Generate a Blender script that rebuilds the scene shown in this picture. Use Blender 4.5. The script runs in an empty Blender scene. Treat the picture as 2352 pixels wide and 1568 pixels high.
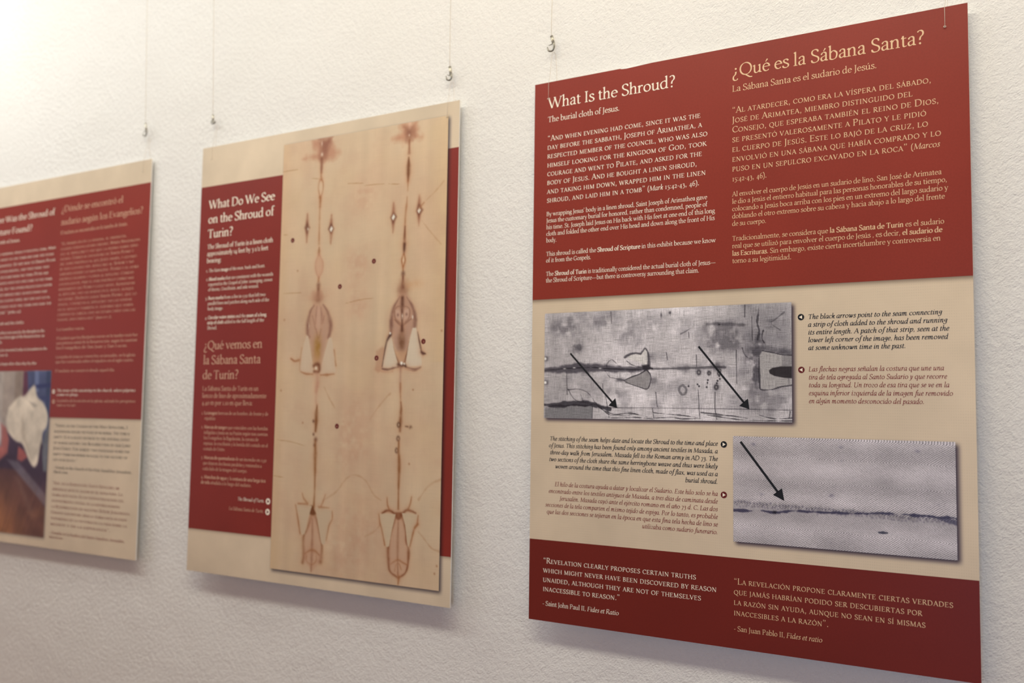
import bpy, math, random
import numpy as np
from mathutils import Matrix, Vector

random.seed(4)
RNG = np.random.default_rng(7)
scene = bpy.context.scene
COL = scene.collection

# ---------------------------------------------------------------- camera
cam_data = bpy.data.cameras.new('camera')
cam = bpy.data.objects.new('camera', cam_data)
COL.objects.link(cam)
cam.matrix_world = Matrix(((0.852801, 0.026161, 0.52158, 0.72527),
                           (0.522203, -0.053844, -0.85112, -1.26092),
                           (0.005817, 0.998207, -0.059579, 1.37172),
                           (0, 0, 0, 1)))
cam_data.sensor_width = 36.0
cam_data.lens = 2208.915 / 2352 * 36.0
cam_data.clip_start = 0.02
cam_data.dof.use_dof = True
cam_data.dof.focus_distance = 1.25
cam_data.dof.aperture_fstop = 3.2
cam_data.dof.aperture_blades = 7
scene.camera = cam

# ---------------------------------------------------------------- daylight and lamps
scene.view_settings.view_transform = 'Standard'
scene.view_settings.look = 'None'
scene.view_settings.gamma = 1.0
scene.view_settings.exposure = 0.0
world = bpy.data.worlds.new('room_world')
scene.world = world
world.use_nodes = True
world.node_tree.nodes['Background'].inputs[0].default_value = (0.85, 0.57, 0.38, 1)
world.node_tree.nodes['Background'].inputs[1].default_value = 0.5

def area_light(name, loc, target, sx, sy, energy, color, spread=180):
    d = bpy.data.lights.new(name, 'AREA')
    d.shape = 'RECTANGLE'; d.size = sx; d.size_y = sy; d.energy = energy; d.color = color
    d.spread = math.radians(spread)
    o = bpy.data.objects.new(name, d); COL.objects.link(o)
    o.location = loc
    v = (Vector(target) - Vector(loc)).normalized()
    x = Vector((1, 0, 0)); x = (x - v * x.dot(v)).normalized()
    y = v.cross(x) * -1
    z = -v
    o.matrix_world = Matrix((( x.x, z.cross(x).x, z.x, loc[0]), (x.y, z.cross(x).y, z.y, loc[1]), (x.z, z.cross(x).z, z.z, loc[2]), (0, 0, 0, 1)))
    return o

area_light('ceiling_lamp_far', (-1.30, -0.85, 2.50), (-1.30, 0.0, 1.6), 1.5, 0.20, 9.4, (0.92, 0.97, 0.93))
area_light('ceiling_lamp_near', (0.45, -0.95, 2.50), (0.45, 0.0, 1.5), 1.7, 0.20, 15.2, (1.0, 0.95, 0.79))
area_light('ceiling_corner_lamp', (-1.95, -0.50, 2.62), (-1.75, 0.0, 1.95), 0.35, 0.25, 5.7, (1.0, 1.0, 0.93))
area_light('window_daylight', (0.80, -1.90, 1.20), (0.75, 0.0, 1.20), 0.6, 0.7, 7.2, (0.25, 0.52, 0.92))
area_light('window_daylight_far', (-4.3, -2.2, 1.6), (-1.2, -0.2, 1.4), 1.5, 1.6, 9.0, (0.50, 0.55, 1.0))

# ---------------------------------------------------------------- materials
def lin(c):
    c = np.asarray(c, float) / 255.0
    return np.where(c <= .04045, c / 12.92, ((c + .055) / 1.055) ** 2.4)

def ink_color(r, g, b, e=0.72):
    """surface colour that reads as sRGB r,g,b in the evenly lit middle of the wall"""
    return tuple(np.clip(lin((r, g, b)) / e, 0, .9))

def material(name, color, rough=0.5, spec=0.4, metal=0.0):
    m = bpy.data.materials.new(name); m.use_nodes = True
    b = m.node_tree.nodes['Principled BSDF']
    b.inputs['Base Color'].default_value = (*color[:3], 1)
    b.inputs['Roughness'].default_value = rough
    b.inputs['Specular IOR Level'].default_value = spec
    b.inputs['Metallic'].default_value = metal
    return m

class NT:
    def __init__(s, m): s.t = m.node_tree; s.b = s.t.nodes['Principled BSDF']
    def n(s, kind, **kw):
        x = s.t.nodes.new(kind)
        for k, v in kw.items(): setattr(x, k, v)
        return x
    def l(s, a, b): s.t.links.new(a, b)
    def math(s, op, a, b=None, c=None):
        x = s.n('ShaderNodeMath', operation=op)
        for i, v in enumerate((a, b, c)):
            if v is None: continue
            if isinstance(v, (int, float)): x.inputs[i].default_value = v
            else: s.l(v, x.inputs[i])
        return x.outputs[0]
    def noise(s, vec, scale, detail=2.0, rough=.5):
        x = s.n('ShaderNodeTexNoise'); x.inputs['Scale'].default_value = scale
        x.inputs['Detail'].default_value = detail; x.inputs['Roughness'].default_value = rough
        s.l(vec, x.inputs['Vector']); return x.outputs['Fac']
    def mapping(s, vec, scale=(1, 1, 1), rot=(0, 0, 0)):
        x = s.n('ShaderNodeMapping'); x.inputs['Scale'].default_value = scale; x.inputs['Rotation'].default_value = rot
        s.l(vec, x.inputs['Vector']); return x.outputs['Vector']

def plaster_material():
    m = material('painted_plaster', (.85, .83, .79), .85, .15)
    t = NT(m)
    co = t.n('ShaderNodeTexCoord').outputs['Object']
    tilt = t.mapping(co, (1, 1, 1), (0, math.radians(35), 0))
    brushed = t.mapping(tilt, (.72, 1, 1.1))
    fine = t.noise(brushed, 400, 4, .6)
    mid = t.noise(tilt, 120, 3, .5)
    big = t.noise(co, 9, 2, .5)
    h = t.math('ADD', t.math('MULTIPLY', fine, .0021), t.math('ADD', t.math('MULTIPLY', mid, .0024), t.math('MULTIPLY', big, .006)))
    bump = t.n('ShaderNodeBump'); bump.inputs['Strength'].default_value = .85; bump.inputs['Distance'].default_value = 1.0
    t.l(h, bump.inputs['Height']); t.l(bump.outputs[0], t.b.inputs['Normal'])
    ramp = t.n('ShaderNodeMix', data_type='RGBA')
    ramp.inputs['A'].default_value = (.83, .81, .765, 1); ramp.inputs['B'].default_value = (.87, .85, .815, 1)
    t.l(t.noise(co, 5, 3), ramp.inputs['Factor']); t.l(ramp.outputs['Result'], t.b.inputs['Base Color'])
    return m

def print_material(name, weave=None, rough=.42, spec=.20):
    """printed sheet: the printed colours are stored with the sheet as 'ink', the paper grain is noise"""
    m = material(name, (.5, .5, .5), rough, spec)
    t = NT(m)
    ink = t.n('ShaderNodeAttribute', attribute_name='ink')
    co = t.n('ShaderNodeTexCoord').outputs['Object']
    if weave == 'linen':          # fine horizontal and vertical threads
        a = t.noise(t.mapping(co, (60, 1, 1500)), 1, 2)
        b = t.noise(t.mapping(co, (1500, 1, 60)), 1, 2)
        g = t.noise(co, 1100, 2)
        f = t.math('MULTIPLY_ADD', t.math('ADD', t.math('ADD', a, b), t.math('MULTIPLY', g, .6)), 1.25, -.62)
    elif weave == 'soft_linen':
        a = t.noise(t.mapping(co, (25, 1, 600)), 1, 2)
        b = t.noise(t.mapping(co, (600, 1, 25)), 1, 2)
        f = t.math('MULTIPLY_ADD', t.math('ADD', a, b), .10, .90)
    elif weave == 'dotted':       # rows of faint dots of a woven ground
        sx = t.n('ShaderNodeSeparateXYZ'); t.l(co, sx.inputs[0])
        a = t.math('SINE', t.math('MULTIPLY', sx.outputs['X'], 2 * math.pi / .0026))
        b = t.math('SINE', t.math('MULTIPLY', sx.outputs['Z'], 2 * math.pi / .0034))
        p = t.math('MULTIPLY', t.math('MAXIMUM', a, 0), t.math('MAXIMUM', b, 0))
        g = t.math('MULTIPLY', p, t.math('MAXIMUM', t.math('MULTIPLY_ADD', t.noise(co, 45, 3), 3.4, -1.0), 0))
        n2 = t.noise(co, 14, 4, .65)
        f = t.math('SUBTRACT', t.math('MULTIPLY_ADD', n2, .16, .93), t.math('MULTIPLY', g, .10))
    elif weave == 'herringbone':  # bands of twill leaning alternate ways, with a coarse stitched seam
        sx = t.n('ShaderNodeSeparateXYZ'); t.l(co, sx.inputs[0])
        wob = t.noise(co, 130, 3)
        ph = t.math('ADD', t.math('MULTIPLY', sx.outputs['X'], 300.0), t.math('MULTIPLY', wob, .55))
        lean = t.n('ShaderNodeAttribute', attribute_name='lean').outputs['Fac']
        ph = t.math('SUBTRACT', ph, t.math('MULTIPLY', lean, 430.0))
        amp = t.n('ShaderNodeAttribute', attribute_name='relief').outputs['Fac']
        brk = t.math('MULTIPLY_ADD', t.noise(co, 420, 2), 1.6, -.1)
        w = t.math('MULTIPLY', t.math('MULTIPLY', t.math('SINE', t.math('MULTIPLY', ph, 2 * math.pi)), amp), brk)
        g = t.noise(co, 900, 3, .65)
        f = t.math('ADD', t.math('MULTIPLY_ADD', w, .62, .40), t.math('MULTIPLY', g, 1.2))
    else:
        f = t.math('MULTIPLY_ADD', t.noise(co, 420, 3), .22, .89)
    mul = t.n('ShaderNodeVectorMath', operation='SCALE')
    t.l(ink.outputs['Color'], mul.inputs[0]); t.l(f, mul.inputs['Scale'])
    t.l(mul.outputs[0], t.b.inputs['Base Color'])
    return m

CREAM_INK = ink_color(219, 201, 184)
TAN_INK = ink_color(193, 162, 128)
DULL_TAN_INK = ink_color(180, 144, 120)
BLACK_INK = ink_color(32, 34, 40)
WINE_INK = ink_color(112, 42, 42)
MAT = {
    'wall': plaster_material(),
    'ceiling': material('ceiling_paint', (.8, .78, .74), .9, .1),
    'floor': material('floor_tile', (.22, .13, .09), .5, .3),
    'rail': material('rail_paint', (.8, .79, .76), .5, .3),
    'core': material('foam_core', (.92, .91, .88), .7, .2),
    'print': print_material('plain_print'),
    'cream_print': print_material('woven_ground_print', 'dotted'),
    'linen_print': print_material('grey_linen_print', 'linen'),
    'shroud_print': print_material('tan_linen_print', 'soft_linen'),
    'twill_print': print_material('grey_twill_print', 'herringbone'),
    'cream': material('cream_ink', CREAM_INK, .42, .25),
    'tan': material('tan_ink', TAN_INK, .42, .25),
    'tan2': material('dull_tan_ink', DULL_TAN_INK, .42, .25),
    'ink': material('black_ink', BLACK_INK, .42, .25),
    'wine': material('wine_ink', WINE_INK, .42, .25),
    'black': material('arrow_black_ink', ink_color(20, 23, 28), .42, .25),
    'badge': material('badge_wine_ink', ink_color(86, 24, 26), .42, .25),
    'nylon': material('hanging_wire_nylon', (.55, .46, .33), .4, .3),
    'clear_nylon': material('clear_nylon', (.80, .70, .58), .3, .4),
    'nickel': material('crimp_nickel', (.44, .41, .34), .35, .5, 1.0),
    'steel': material('hook_steel', (.26, .245, .21), .26, .5, 1.0),
}
MAT['clear_nylon'].node_tree.nodes['Principled BSDF'].inputs['Alpha'].default_value = .55
MAT['grey'] = MAT['cream']; MAT['greytan'] = MAT['tan']

# ---------------------------------------------------------------- objects
def tag(o, label=None, category=None, group=None, kind=None):
    for k, v in (('label', label), ('category', category), ('group', group), ('kind', kind)):
        if v: o[k] = v
    return o

def mesh_obj(name, verts, faces, mat, parent=None, smooth=False):
    me = bpy.data.meshes.new(name)
    me.from_pydata([tuple(map(float, v)) for v in verts], [], faces)
    me.materials.append(mat)
    if smooth:
        me.polygons.foreach_set('use_smooth', [True] * len(me.polygons))
    me.update()
    o = bpy.data.objects.new(name, me); COL.objects.link(o)
    if parent: o.parent = parent
    return o

def box(name, x0, y0, z0, x1, y1, z1, mat, parent=None):
    v = [(x, y, z) for x in (x0, x1) for y in (y0, y1) for z in (z0, z1)]
    f = [(0, 1, 3, 2), (4, 6, 7, 5), (0, 4, 5, 1), (2, 3, 7, 6), (0, 2, 6, 4), (1, 5, 7, 3)]
    return mesh_obj(name, v, f, mat, parent)

def tube_geo(pts, r, n=8):
    pts = np.asarray(pts, float)
    r = np.broadcast_to(np.asarray(r, float), (len(pts),))
    V, F = [], []
    d = np.gradient(pts, axis=0); d /= np.linalg.norm(d, axis=1)[:, None]
    u = np.cross(d[0], (0, 1, 0)); 
    if np.linalg.norm(u) < 1e-3: u = np.cross(d[0], (1, 0, 0))
    for i, p in enumerate(pts):
        u = u - d[i] * (u @ d[i]); u /= np.linalg.norm(u)
        w = np.cross(d[i], u)
        for k in range(n):
            a = 2 * math.pi * k / n
            V.append(p + r[i] * (math.cos(a) * u + math.sin(a) * w))
    for i in range(len(pts) - 1):
        for k in range(n):
            F.append((i * n + k, i * n + (k + 1) % n, (i + 1) * n + (k + 1) % n, (i + 1) * n + k))
    F.append(tuple(range(n))[::-1]); F.append(tuple(range((len(pts) - 1) * n, len(pts) * n)))
    return V, F

def tube(name, pts, r, mat, parent=None, n=8):
    V, F = tube_geo(pts, r, n)
    return mesh_obj(name, V, F, mat, parent, True)

# panel-local frame: x to the right from the middle, z up from the bottom edge, y into the board; mm from the top left
def loc(x, y, lift):
    return (np.asarray(x) - 300.0) / 1000, -lift / 1000.0, (800.0 - np.asarray(y)) / 1000

LIFT = {'sheet': 0.10, 'band': 0.18, 'photo': 0.28, 'mark': 0.40, 'text': 0.34, 'badge': 0.36, 'badge_top': 0.48}

# ---------------------------------------------------------------- lettering
# Old-style serif alphabet drawn with a broad nib: v = stem, l = straight bar,
# c = curved nib stroke, a = elliptical nib stroke, d = dot, s = serif slab
TH, TN, NIB = 84.0, 30.0, math.radians(18)
XH, CAP, ASC = 432, 655, 725
GL = {
 'a': (425, 'c 318 300 308 395 240 438 150 425 92 362|d 92 358 40|c 318 268 215 238 105 190 72 112 108 30 190 14 318 98|v 318 0 300 r'),
 'b': (505, 'v 105 20 725 . f|c 135 345 225 432 330 420 425 330 438 205 388 60 270 2 165 8 105 45'),
 'c': (405, 'a 240 216 192 214 48 315|d 352 352 38'),
 'd': (515, 'v 390 0 725 r f|c 370 395 285 436 160 408 65 300 62 180 112 40 210 4 300 30 372 100'),
 'e': (430, 'a 232 216 182 214 8 318|l 70 244 405 258 34'),
 'f': (290, 'v 130 0 600 b|c 130 560 142 650 195 712 265 722|d 290 690 38|l 40 415 270 425 36'),
 'g': (440, 'a 205 290 148 142 0 360|c 128 178 78 128 108 75 230 58 362 32 410 -60 358 -172 220 -222 92 -198 40 -120 84 -30 165 45|l 325 400 432 418 44'),
 'h': (510, 'v 105 0 725 b f|c 138 330 190 398 265 432 345 415 385 330 387 290|v 387 0 310 b'),
 'i': (232, 'v 115 0 432 b f|d 112 618 48'),
 'j': (232, 'v 125 -90 432 . f|c 125 -60 112 -150 58 -202 5 -196|d 122 618 48'),
 'k': (485, 'v 105 0 725 b f|l 135 205 385 420 38|l 205 275 425 12 80|s 375 420 170|s 425 12 150'),
 'l': (232, 'v 115 0 725 b f'),
 'm': (775, 'v 105 0 432 b f|c 138 330 190 398 262 432 340 415 378 330 380 290|v 380 0 310 b|c 413 330 465 398 538 432 616 415 654 330 656 290|v 656 0 310 b'),
 'n': (510, 'v 105 0 432 b f|c 138 330 190 398 265 432 345 415 385 330 387 290|v 387 0 310 b'),
 'o': (485, 'a 242 216 195 214 0 360'),
 'p': (505, 'v 105 -222 432 b f|c 135 345 225 432 330 420 425 330 438 205 388 60 270 2 165 8 115 45'),
 'q': (500, 'v 388 -222 425 b|c 372 395 285 436 160 408 65 300 62 180 112 40 210 4 300 30 372 100'),
 'r': (340, 'v 105 0 432 b f|c 138 320 182 392 245 430|d 284 400 44'),
 's': (372, 'c 312 350 282 416 200 438 112 410 92 335 148 268 250 212 326 150 318 58 228 2 120 8 56 48 50 112'),
 't': (305, 'c 130 545 132 300 134 110 152 28 210 6 290 42|l 40 415 280 422 36|l 118 540 60 425 30'),
 'u': (515, 'v 105 130 432 . f|c 105 160 122 52 188 6 272 20 360 98|v 390 0 432 r f'),
 'v': (455, 'l 68 428 232 6 80|l 232 6 395 428 36|s 66 422 160|s 395 422 140'),
 'w': (690, 'l 62 428 212 6 80|l 212 6 345 428 36|l 338 428 482 6 80|l 482 6 625 428 36|s 62 422 155|s 335 422 120|s 625 422 130'),
 'x': (455, 'l 72 422 385 10 80|l 78 10 372 422 36|s 78 422 150|s 372 422 140|s 80 11 140|s 385 11 150'),
 'y': (455, 'l 68 428 240 10 80|l 395 428 205 -120 36|c 210 -105 170 -180 120 -200|d 105 -190 42|s 66 422 160|s 395 422 140'),
 'z': (410, 'l 65 412 355 412 36|l 348 412 62 18 66|l 55 18 365 18 38|l 70 412 58 320 28|l 365 18 378 110 28'),
 'A': (635, 'l 70 10 315 650 42|l 302 662 565 10 88|l 165 225 450 225 34|s 68 11 180|s 568 11 190'),
 'B': (565, 'v 125 0 655 b b|c 125 638 295 646 415 592 415 468 335 372 140 346|c 140 346 345 346 470 262 466 112 358 18 125 16'),
 'C': (645, 'a 368 328 312 334 46 316|l 582 640 592 470 36|l 600 60 612 150 26'),
 'D': (715, 'v 125 0 655 b b|c 125 638 330 648 555 558 622 330 555 112 330 8 125 16'),
 'E': (545, 'v 125 0 655 b b|l 125 638 462 638 34|l 125 345 392 345 32|l 125 17 485 17 34|l 460 650 468 525 30|l 484 10 505 140 30|l 392 405 392 285 28'),
 'F': (510, 'v 125 0 655 b b|l 125 638 465 638 34|l 125 340 392 340 32|l 462 650 470 525 30|l 392 400 392 280 28'),
 'G': (715, 'a 368 328 312 334 46 325|v 590 40 290 . b|l 585 640 595 470 36'),
 'H': (725, 'v 125 0 655 b b|v 600 0 655 b b|l 125 342 600 342 34'),
 'I': (292, 'v 146 0 655 b b'),
 'J': (290, 'v 150 60 655 . b|c 150 90 145 -50 92 -140 15 -162'),
 'K': (630, 'v 125 0 655 b b|l 150 300 490 640 40|l 235 385 590 10 90|s 490 643 170|s 590 11 170'),
 'L': (520, 'v 125 0 655 b b|l 125 17 478 17 34|l 476 10 500 160 32'),
 'M': (840, 'l 118 10 146 645 42|l 142 650 412 25 90|l 412 25 690 650 40|v 705 0 655 b|s 118 11 150|s 120 644 120|s 716 644 120'),
 'N': (725, 'l 122 10 122 645 40|l 110 655 600 5 90|l 602 10 602 645 40|s 122 11 150|s 110 644 130|s 602 644 150'),
 'O': (740, 'a 370 328 325 336 0 360'),
 'P': (530, 'v 125 0 655 b b|c 125 638 295 648 432 588 440 450 345 328 150 306'),
 'Q': (745, 'a 370 328 325 336 0 360|c 360 6 470 -70 590 -150 725 -160'),
 'R': (610, 'v 125 0 655 b b|c 125 638 295 648 425 592 432 460 340 348 140 325|l 255 330 560 10 88|s 562 11 150'),
 'S': (495, 'c 412 545 372 632 270 664 152 630 98 522 140 412 262 338 395 260 440 150 386 42 260 -6 132 20 78 120|l 415 650 420 525 26|l 76 10 72 140 26'),
 'T': (590, 'v 295 0 655 b|l 48 638 542 638 36|l 50 655 38 520 32|l 540 655 552 520 32'),
 'U': (695, 'v 125 200 655 . b|c 125 230 142 75 260 -4 420 6 545 105 562 250|l 566 230 566 645 40|s 566 644 150'),
 'V': (640, 'l 72 648 318 4 90|l 318 4 565 648 42|s 70 644 170|s 567 644 150'),
 'W': (950, 'l 68 648 290 4 90|l 290 4 490 648 42|l 462 648 675 4 90|l 675 4 880 648 42|s 68 644 165|s 465 644 150|s 882 644 150'),
 'X': (640, 'l 85 645 560 10 90|l 80 10 545 645 40|s 85 644 165|s 548 644 155|s 80 11 155|s 560 11 165'),
 'Y': (600, 'v 300 0 300 b|l 70 648 300 290 86|l 300 290 530 648 40|s 68 644 165|s 532 644 150'),
 'Z': (580, 'l 75 638 520 638 36|l 510 640 65 16 76|l 58 17 525 17 36|l 82 655 66 525 30|l 522 10 545 140 30'),
 '0': (480, 'a 240 212 192 212 0 360'),
 '1': (300, 'v 150 0 430 b b'),
 '2': (410, 'c 72 335 118 420 225 432 298 372 290 275 200 150 75 35|l 60 28 365 28 62'),
 '3': (410, 'c 70 372 150 432 252 412 280 322 230 240 150 205|c 150 205 270 190 328 90 300 -50 200 -150 62 -168'),
 '4': (450, 'l 268 420 45 40 34|l 42 40 415 40 50|v 285 -190 425'),
 '5': (410, 'l 140 410 345 420 46|l 145 415 128 240 34|c 128 222 260 215 335 130 320 -10 225 -130 62 -172'),
 '6': (470, 'c 380 650 200 570 85 380 75 190 135 40 250 2 360 70 388 200 325 325 215 335 95 250'),
 '7': (420, 'l 50 408 375 408 50|l 368 405 170 -200 66'),
 '8': (470, 'a 235 490 135 150 0 360|a 235 170 180 175 0 360'),
 '9': (470, 'c 90 -215 270 -130 385 60 395 240 335 390 220 432 110 360 82 230 145 110 255 100 375 190'),
 '.': (225, 'd 112 42 52'), ',': (225, 'd 112 45 50|l 140 40 80 -110 34'),
 ':': (240, 'd 120 42 50|d 120 370 50'), ';': (240, 'd 120 370 50|d 120 45 50|l 145 40 85 -110 34'),
 '?': (390, 'c 70 600 150 668 265 655 325 560 300 440 215 360 180 260 182 205|d 182 42 54'),
 '\u00bf': (390, 'c 320 -150 240 -225 125 -212 65 -120 90 0 175 80 208 180 206 235|d 206 395 54'),
 '\u2019': (220, 'd 105 640 48|l 138 640 78 500 32'), "'": (200, 'l 100 690 100 500 46'),
 '\u201c': (400, 'd 110 525 48|l 78 535 130 675 32|d 280 525 48|l 248 535 300 675 32'),
 '\u201d': (400, 'd 105 640 48|l 138 640 78 500 32|d 275 640 48|l 308 640 248 500 32'),
 '-': (300, 'l 45 200 255 215 48'), '\u2013': (500, 'l 30 205 470 205 40'), '\u2014': (900, 'l 20 205 880 205 36'),
 '(': (300, 'c 270 720 130 560 88 260 130 -40 270 -200'), ')': (300, 'c 30 720 170 560 212 260 170 -40 30 -200'),
 '/': (360, 'l 40 -60 330 690 40'), ' ': (215, ''),
}
# italic forms that differ from the sloped roman
GI = dict(GL)
GI.update({
 'a': (455, 'c 345 400 255 436 130 380 62 230 75 60 150 8 240 60 345 210|l 368 432 340 110 70|c 342 130 345 30 385 4 440 60'),
 'e': (385, 'c 85 190 220 215 310 290 310 390 235 435 140 380 72 240 80 90 160 6 270 30 345 95'),
 'f': (285, 'c 365 660 320 722 250 705 205 600 180 380 150 60 110 -130 40 -215 -40 -190|l 75 415 310 422 34'),
 'g': (425, 'c 330 400 240 436 130 380 78 260 110 160 190 140 280 200 335 300|c 365 425 335 180 320 20 270 -140 160 -215 40 -190 20 -110|l 330 400 420 425 34'),
 'h': (470, 'l 118 725 92 0 78|s 100 712 120|c 100 190 180 350 270 432 350 400 345 300 325 110 340 20 385 6 440 60'),
 'k': (440, 'l 118 725 92 0 78|s 100 712 120|c 105 200 230 330 330 410 340 340 260 260 150 232|c 165 240 260 180 300 40 350 4 420 60'),
 'm': (730, 'c 40 360 100 430 128 380 118 250 95 0|c 105 190 180 350 260 430 325 400 320 300 300 0|c 315 190 390 350 470 430 540 400 535 300 520 110 535 20 580 6 640 60 690 90'),
 'n': (480, 'c 40 360 100 430 128 380 118 250 95 0|c 105 190 180 350 270 432 350 400 345 300 330 110 345 20 390 6 450 60'),
 'i': (245, 'c 40 360 105 430 130 380 110 200 100 60 125 5 205 60|d 128 600 46'),
 'l': (240, 'l 122 725 100 130 76|s 100 712 110|c 100 150 100 30 135 5 205 60'),
 't': (290, 'c 150 545 125 300 108 110 128 18 185 10 260 70|l 45 415 275 422 34'),
 'u': (490, 'c 40 360 105 430 130 380 105 200 110 50 180 6 270 80 355 240|l 372 432 345 110 70|c 346 130 350 30 395 4 455 60'),
 'r': (350, 'c 40 360 100 430 128 380 118 250 95 0|c 105 190 165 340 235 425 290 420|d 300 395 40'),
 'v': (420, 'c 45 360 100 432 135 380 150 200 165 10|c 165 10 280 130 345 290 325 420|d 318 400 38'),
 'w': (620, 'c 45 360 100 432 135 380 145 200 155 10|c 155 10 260 150 320 300 330 425|c 330 425 340 200 355 10|c 355 10 480 150 540 300 520 420|d 512 400 38'),
 'y': (430, 'c 45 360 100 432 135 380 150 200 170 20|c 345 425 335 280 270 90 170 -100 70 -200 0 -190'),
 'd': (480, 'c 345 400 255 436 130 380 62 230 75 60 150 8 240 60 345 210|l 388 725 345 110 72|s 365 712 110|c 342 130 345 30 385 4 445 60'),
 'p': (470, 'c 40 360 105 430 135 380 118 150 85 -222|s 85 -210 160|c 115 180 190 340 300 432 395 370 400 220 330 50 220 4 115 60'),
 's': (340, 'c 285 360 240 430 150 415 125 330 190 240 260 160 240 50 140 4 45 60'),
 'z': (390, 'l 75 405 345 405 46|l 335 405 65 30 34|c 60 30 160 50 240 10 340 30'),
})
ACC = {'\u00e1': 'a', '\u00e9': 'e', '\u00ed': 'i', '\u00f3': 'o', '\u00fa': 'u', '\u00f1': 'n',
       '\u00c1': 'A', '\u00c9': 'E', '\u00cd': 'I', '\u00d3': 'O', '\u00da': 'U', '\u00d1': 'N'}

def catmull(p, n):
    p = np.asarray(p, float)
    q = np.vstack([2 * p[0] - p[1], p, 2 * p[-1] - p[-2]])
    out = []
    t = np.linspace(0, 1, n, endpoint=False)[:, None]
    for i in range(1, len(q) - 2):
        a, b, c, d = q[i - 1], q[i], q[i + 1], q[i + 2]
        out.append(.5 * (2 * b + (c - a) * t + (2 * a - 5 * b + 4 * c - d) * t ** 2 + (3 * b - a - 3 * c + d) * t ** 3))
    out.append(q[-2][None])
    return np.vstack(out)

def glyph_polys(ch, style, k):
    """the strokes of one letter as ribbons/convex polygons in em/1000 units; k = stroke weight"""
    table = GI if 'i' in style else GL
    acc = None
    if ch in ACC:
        acc, ch = ch, ACC[ch]
    adv, spec = table[ch]
    polys = []
    def ribbon(pts, w):
        pts = np.asarray(pts, float)
        d = np.gradient(pts, axis=0); L = np.hypot(d[:, 0], d[:, 1]) + 1e-9
        n = np.c_[-d[:, 1], d[:, 0]] / L[:, None]
        if w is None:
            w = TN + (TH - TN) * np.abs(np.sin(np.arctan2(d[:, 1], d[:, 0]) - NIB))
        w = np.asarray(w) * k * .5
        w = w[:, None] if w.ndim else w
        polys.append(('r', pts + n * w, pts - n * w))
    def slab(x, y, width, up):
        h, b = 13 + 5 * k, width / 2 * (.82 + .18 * k)
        polys.append(('p', np.array([(x - b, y - h), (x + b, y - h), (x + b * .9, y + h), (x - b * .9, y + h)])))
        s = 34 * up
        polys.append(('p', np.array([(x - b * .62, y), (x + b * .62, y), (x + TH * k * .4, y + s), (x - TH * k * .4, y + s)])[::up]))
    def dot(x, y, r):
        r *= .72 + .28 * k
        a = np.linspace(0, 2 * math.pi, 9)[:-1]
        polys.append(('p', np.c_[x + r * np.cos(a), y + r * np.sin(a)]))
    if acc in ('\u00ed',):
        spec = '|'.join(o for o in spec.split('|') if not o.startswith('d'))
    for op in filter(None, spec.split('|')):
        f = op.split(); c = f[0]
        if c == 'v':
            x, y0, y1 = map(float, f[1:4]); ft = f[4] if len(f) > 4 else '.'; hd = f[5] if len(f) > 5 else '.'
            ribbon([(x, y0), (x, y1)], TH * .96)
            if ft == 'b': slab(x, y0 + 13, 205, 1)
            if ft == 'r': slab(x + 45, y0 + 13, 120, 1)
            if hd == 'b': slab(x, y1 - 13, 205, -1)
            if hd == 'f': polys.append(('p', np.array([(x - TH * k * .45, y1 - 95), (x + TH * k * .2, y1 - 60), (x + TH * k * .48, y1 + 12), (x - 100, y1 - 42)])))
            continue
        n = [float(v) for v in f[1:]]
        if c == 'l': ribbon([(n[0], n[1]), (n[2], n[3])], n[4])
        elif c == 'c': ribbon(catmull(np.reshape(n, (-1, 2)), 3), None)
        elif c == 'a':
            a = np.radians(np.linspace(n[4], n[5], max(9, int(abs(n[5] - n[4]) / 17))))
            ribbon(np.c_[n[0] + n[2] * .94 * np.cos(a), n[1] + n[3] * .95 * np.sin(a)], None)
        elif c == 'd': dot(*n)
        elif c == 's': slab(n[0], n[1], n[2], 1 if n[1] < 300 and n[1] > -100 else -1)
    if acc:
        top = 500 if acc.islower() else 715
        m = adv * .48
        if acc in '\u00f1\u00d1': ribbon(catmull([(m - 130, top + 40), (m - 60, top + 100), (m + 50, top + 50), (m + 120, top + 110)], 3), None)
        else: polys.append(('p', np.array([(m - 25, top), (m + 5, top - 8), (m + 120, top + 130), (m + 45, top + 150)])))
    if 'i' in style:
        up = ch.isupper() or not ch.isalpha()
        sh = .17
        polys = [(q[0],) + tuple(np.c_[v[:, 0] + sh * v[:, 1] - 25, v[:, 1]] for v in q[1:]) for q in polys]
    return adv, polys

GCACHE = {}
def glyph_mesh(ch, style, k):
    key = (ch, style, k)
    if key not in GCACHE:
        adv, polys = glyph_polys(ch, style, k)
        vs, fs, zs, nv = [], [], [], 0
        for q in polys:
            z = (len(zs) % 6) * 1.0
            if q[0] == 'r':
                n = len(q[1]); vs += [q[1], q[2]]
                fs += [(nv + i, nv + n + i, nv + n + i + 1, nv + i + 1) for i in range(n - 1)]
                nv += 2 * n; zs.append(np.full(2 * n, z))
            else:
                n = len(q[1]); vs.append(q[1]); fs.append(tuple(range(nv, nv + n))); nv += n; zs.append(np.full(n, z))
        GCACHE[key] = (adv, np.vstack(vs) if vs else np.zeros((0, 2)), np.concatenate(zs) if zs else np.zeros(0), fs)
    return GCACHE[key]

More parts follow.
